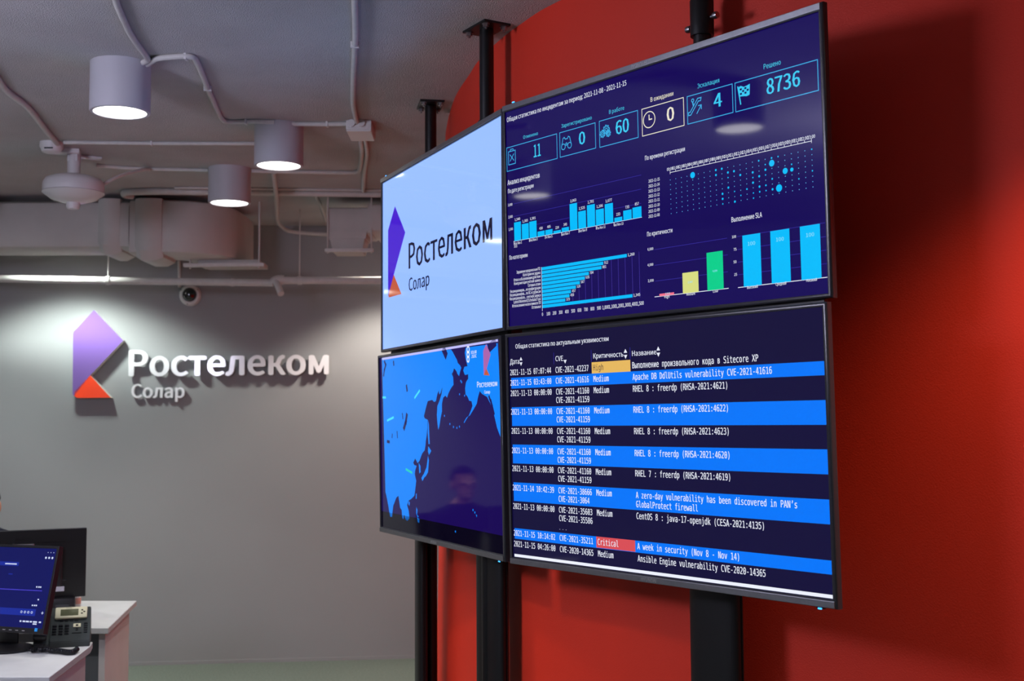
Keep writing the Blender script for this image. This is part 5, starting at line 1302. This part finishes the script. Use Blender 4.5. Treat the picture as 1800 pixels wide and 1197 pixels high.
for t in (.060, .050, .040, .030, .020): onface('key', (.188, t, .0012), (.014, .0055, .003), M_KEY, .0012)
nv_ = onface('navigation_pad', (.156, .051, .0015), (.028, .0165, .004), M_BEIGE, .0018, label='silver beige cross shaped key'); 
onface('key', (.156, .051, .0035), (.009, .007, .003), M_KEY, .0012, nv_)
for t in (.038, .031): onface('key', (.156, t, .001), (.008, .004, .002), M_KEY, .0008)
onface('key', (.156, .018, .001), (.034, .003, .002), M_KEY, .0008)
# handset lying in its cradle
bm = NB(); MH = MF
def lump(c, s, bev): box(bm, (c[0], -c[2], c[1]), (s[0], s[2], s[1]), bev, None, 3)
lump((.024, .100, .020), (.050, .046, .030), .010); lump((.024, .008, .018), (.050, .046, .032), .010); lump((.024, .054, .026), (.036, .100, .018), .007)
bmesh.ops.transform(bm, matrix=MF, verts=bm.verts[:]); hs = mesh('handset', bm, M_KEY, ph, smooth=True); hs['label'] = 'black handset'
path = [(-1.815, 4.765), (-1.851, 4.745), (-1.843, 4.678), (-1.815, 4.645), (-1.785, 4.655), (-1.765, 4.662), (-1.731, 4.632), (-1.699, 4.622), (-1.663, 4.600), (-1.645, 4.608), (-1.650, 4.660)]
Rz = Matrix.Rotation(-math.radians(17), 4, 'Z')
PP = catmull([Rz @ (Vector((x, y, .758)) - Vector((-1.842, 4.725, .750))) for x, y in path], 40)
bm = NB(); tube(bm, PP[:130], .0028, 8, 0); coil = []
Lc = 0
for i, p in enumerate(PP[120:]):
    t = (PP[min(i + 121, len(PP) - 1)] - PP[i + 119]).normalized(); n = Vector((-t.y, t.x, 0)); a = i * 0.95
    coil.append(p + n * math.cos(a) * .0080 + Vector((0, 0, 1)) * (math.sin(a) * .0080 + .0035))
tube(bm, coil, .0026, 6, 3); mesh('coiled_cord', bm, M_KEY, ph, smooth=True)

# ------------------------------------------------------------------ the person behind the rear desk, and the chair
PR = (-2.955, 6.83); PZ = .467
ch = thing('office_chair', 'black office chair under the person behind the rear desk', 'chair', (PR[0], PR[1], 0), PZ)
bm = NB(); box(bm, (0, -.02, .415), (.48, .46, .07), .025, None, 3); mesh('seat', bm, M_CHAIR, ch, smooth=True)
bm = NB(); box(bm, (0, .245, .74), (.42, .045, .46), .02, Matrix.Translation((0, .245, .5)) @ Matrix.Rotation(-.12, 4, 'X') @ Matrix.Translation((0, -.245, -.5)), 3); mesh('backrest', bm, M_CHAIR, ch, smooth=True)
bm = NB(); tube(bm, [(0, .10, .40), (0, .26, .42), (0, .275, .56)], .018, 10, 4); mesh('back_support', bm, M_BLACK, ch, smooth=True)
bm = NB(); lathe(bm, [(0, .09), (.03, .09), (.025, .40), (0, .40)], seg=20); mesh('gas_column', bm, M_BLACK, ch, smooth=True)
for k in range(5):
    a = k * 2 * PI / 5 + .3; dx, dy = math.cos(a), math.sin(a)
    bm = NB(); tube(bm, [(0, 0, .105), (dx * .14, dy * .14, .095), (dx * .28, dy * .28, .075)], .02, 10, 3); l = mesh('leg', bm, M_BLACK, ch, smooth=True)
    bm = NB(); lathe(bm, [(0, -.02), (.026, -.02), (.028, 0), (.026, .02), (0, .02)], (0, 0, 0), 18, Matrix.Translation((dx * .28, dy * .28, .0285)) @ Matrix.Rotation(a, 4, 'Z') @ Matrix.Rotation(PI / 2, 4, 'X')); mesh('castor', bm, M_BLACK, l, smooth=True)

def skin_mesh(verts, edges, root_i, sub=1):
    me = bpy.data.meshes.new('s'); me.from_pydata([v[:3] for v in verts], edges, [])
    o = bpy.data.objects.new('s', me); COL.objects.link(o); m = o.modifiers.new('k', 'SKIN'); m.use_smooth_shade = True
    for i, v in enumerate(verts):
        r = v[3]; me.skin_vertices[0].data[i].radius = (r, v[4] if len(v) > 4 else r); me.skin_vertices[0].data[i].use_root = (i == root_i)
    s = o.modifiers.new('u', 'SUBSURF'); s.levels = sub; s.render_levels = sub
    dg = bpy.context.evaluated_depsgraph_get(); dg.update(); nm = bpy.data.meshes.new_from_object(o.evaluated_get(dg)); bpy.data.objects.remove(o)
    return nm
V = [(0, .05, .56, .155, .12), (0, .06, .70, .150, .11), (0, .03, .86, .165, .115), (0, -.01, .97, .13, .09), (0, -.035, 1.04, .062, .062), (0, -.055, 1.09, .055, .055)]
E_ = [(0, 1), (1, 2), (2, 3), (3, 4), (4, 5)]
def add(v, p):
    V.append(v); E_.append((p, len(V) - 1)); return len(V) - 1
for s in (-1, 1):
    sh = add((s * .165, .0, .955, .062), 3); ub = add((s * .215, -.05, .83, .050), sh); el = add((s * .235, -.16, .735, .042), ub)
    fa = add((s * .205, -.29, .765, .036), el); wr = add((s * .165, -.40, .785, .027), fa); pa = add((s * .150, -.465, .779, .030, .016), wr)
    hp = add((s * .095, -.02, .545, .092), 0); kn0 = add((s * .115, -.24, .545, .078), hp); kn = add((s * .12, -.42, .52, .060), kn0)
    ca = add((s * .12, -.43, .33, .052), kn); an = add((s * .12, -.41, .10, .038), ca); fo = add((s * .12, -.47, .055, .040), an); to = add((s * .125, -.60, .040, .032), fo)
body = skin_mesh(V, E_, 0, 2)
bm = NB(); bm.from_mesh(body)
def ell(c, r, M=None, seg=20):
    q = bmesh.ops.create_uvsphere(bm, u_segments=seg, v_segments=14, radius=1.0)
    bmesh.ops.scale(bm, vec=r, verts=q['verts']); 
    if M is not None: bmesh.ops.transform(bm, matrix=M, verts=q['verts'])
    bmesh.ops.translate(bm, vec=c, verts=q['verts'])
hx, hy, hz_ = 0, -.075, 1.165
ell((hx, hy + .012, hz_ + .028), (.076, .096, .085)); ell((hx, hy - .025, hz_ - .045), (.055, .068, .062)); ell((hx, hy - .098, hz_ - .008), (.013, .020, .022)); ell((hx, hy - .088, hz_ - .045), (.024, .012, .008)); ell((hx, hy - .082, hz_ - .075), (.022, .018, .016))
for s in (-1, 1):
    ell((s * .079, hy + .018, hz_ - .008), (.010, .022, .032)); ell((s * .031, hy - .082, hz_ + .016), (.020, .012, .008))
    # five fingers
    for k, (dx, L) in enumerate(((-.024, .058), (-.008, .068), (.009, .064), (.024, .050))):
        bx_ = s * .150 + s * dx; bmf = []
        tube(bm, [(bx_, -.480, .780), (bx_ + s * dx * .2, -.480 - L * .5, .784), (bx_ + s * dx * .25, -.480 - L * .85, .774), (bx_ + s * dx * .25, -.480 - L, .764)], .0078, 8, 3)
    tube(bm, [(s * .125, -.435, .780), (s * .100, -.455, .778), (s * .090, -.485, .770)], .009, 8, 3)
me = bpy.data.meshes.new('person'); bm.to_mesh(me); bm.free()
o = bpy.data.objects.new('person', me); COL.objects.link(o); rm = o.modifiers.new('r', 'REMESH'); rm.mode = 'VOXEL'; rm.voxel_size = .0065
sm = o.modifiers.new('sm', 'SMOOTH'); sm.iterations = 3; sm.factor = .5
dg = bpy.context.evaluated_depsgraph_get(); dg.update(); bme = bpy.data.meshes.new_from_object(o.evaluated_get(dg)); bpy.data.objects.remove(o)
bme.materials.clear()
for m in (M_SKIN, M_CLOTH, M_TROUS, M_SHELL): bme.materials.append(m)
for p in bme.polygons:
    c = p.center; p.use_smooth = True
    p.material_index = 0 if (c.z > 1.045 or (c.y < -.405 and c.z > .70)) else (3 if c.z < .085 else (2 if (c.z < .60 and not (abs(c.x) > .19 and c.z > .6)) else 1))
pr = bpy.data.objects.new('person', bme); COL.objects.link(pr); pr.location = (PR[0], PR[1], 0); pr.rotation_euler = (0, 0, PZ)
tag(pr, 'person in a dark jumper seated behind the rear desk, mirrored in the map screen', 'person')
bm = NB()
q = bmesh.ops.create_uvsphere(bm, u_segments=32, v_segments=20, radius=1.0)
bmesh.ops.scale(bm, vec=(.084, .106, .088), verts=q['verts'])
for v in list(bm.verts):
    lim = -.012 + (.050 if v.co.y < -.055 else (0 if v.co.y < .02 else -.05))
    if v.co.z < lim: bm.verts.remove(v)
bmesh.ops.translate(bm, vec=(hx, hy + .016, hz_ + .036), verts=bm.verts[:])
mesh('hair', bm, M_HAIR, pr, smooth=True)
for s in (-1, 1):
    bm = NB(); lathe(bm, [(0, -.006), (.009, -.003), (.009, .003), (0, .006)], (s * .031, hy - .090, hz_ + .006), 14); mesh('eye', bm, M_DOME, pr, smooth=True)
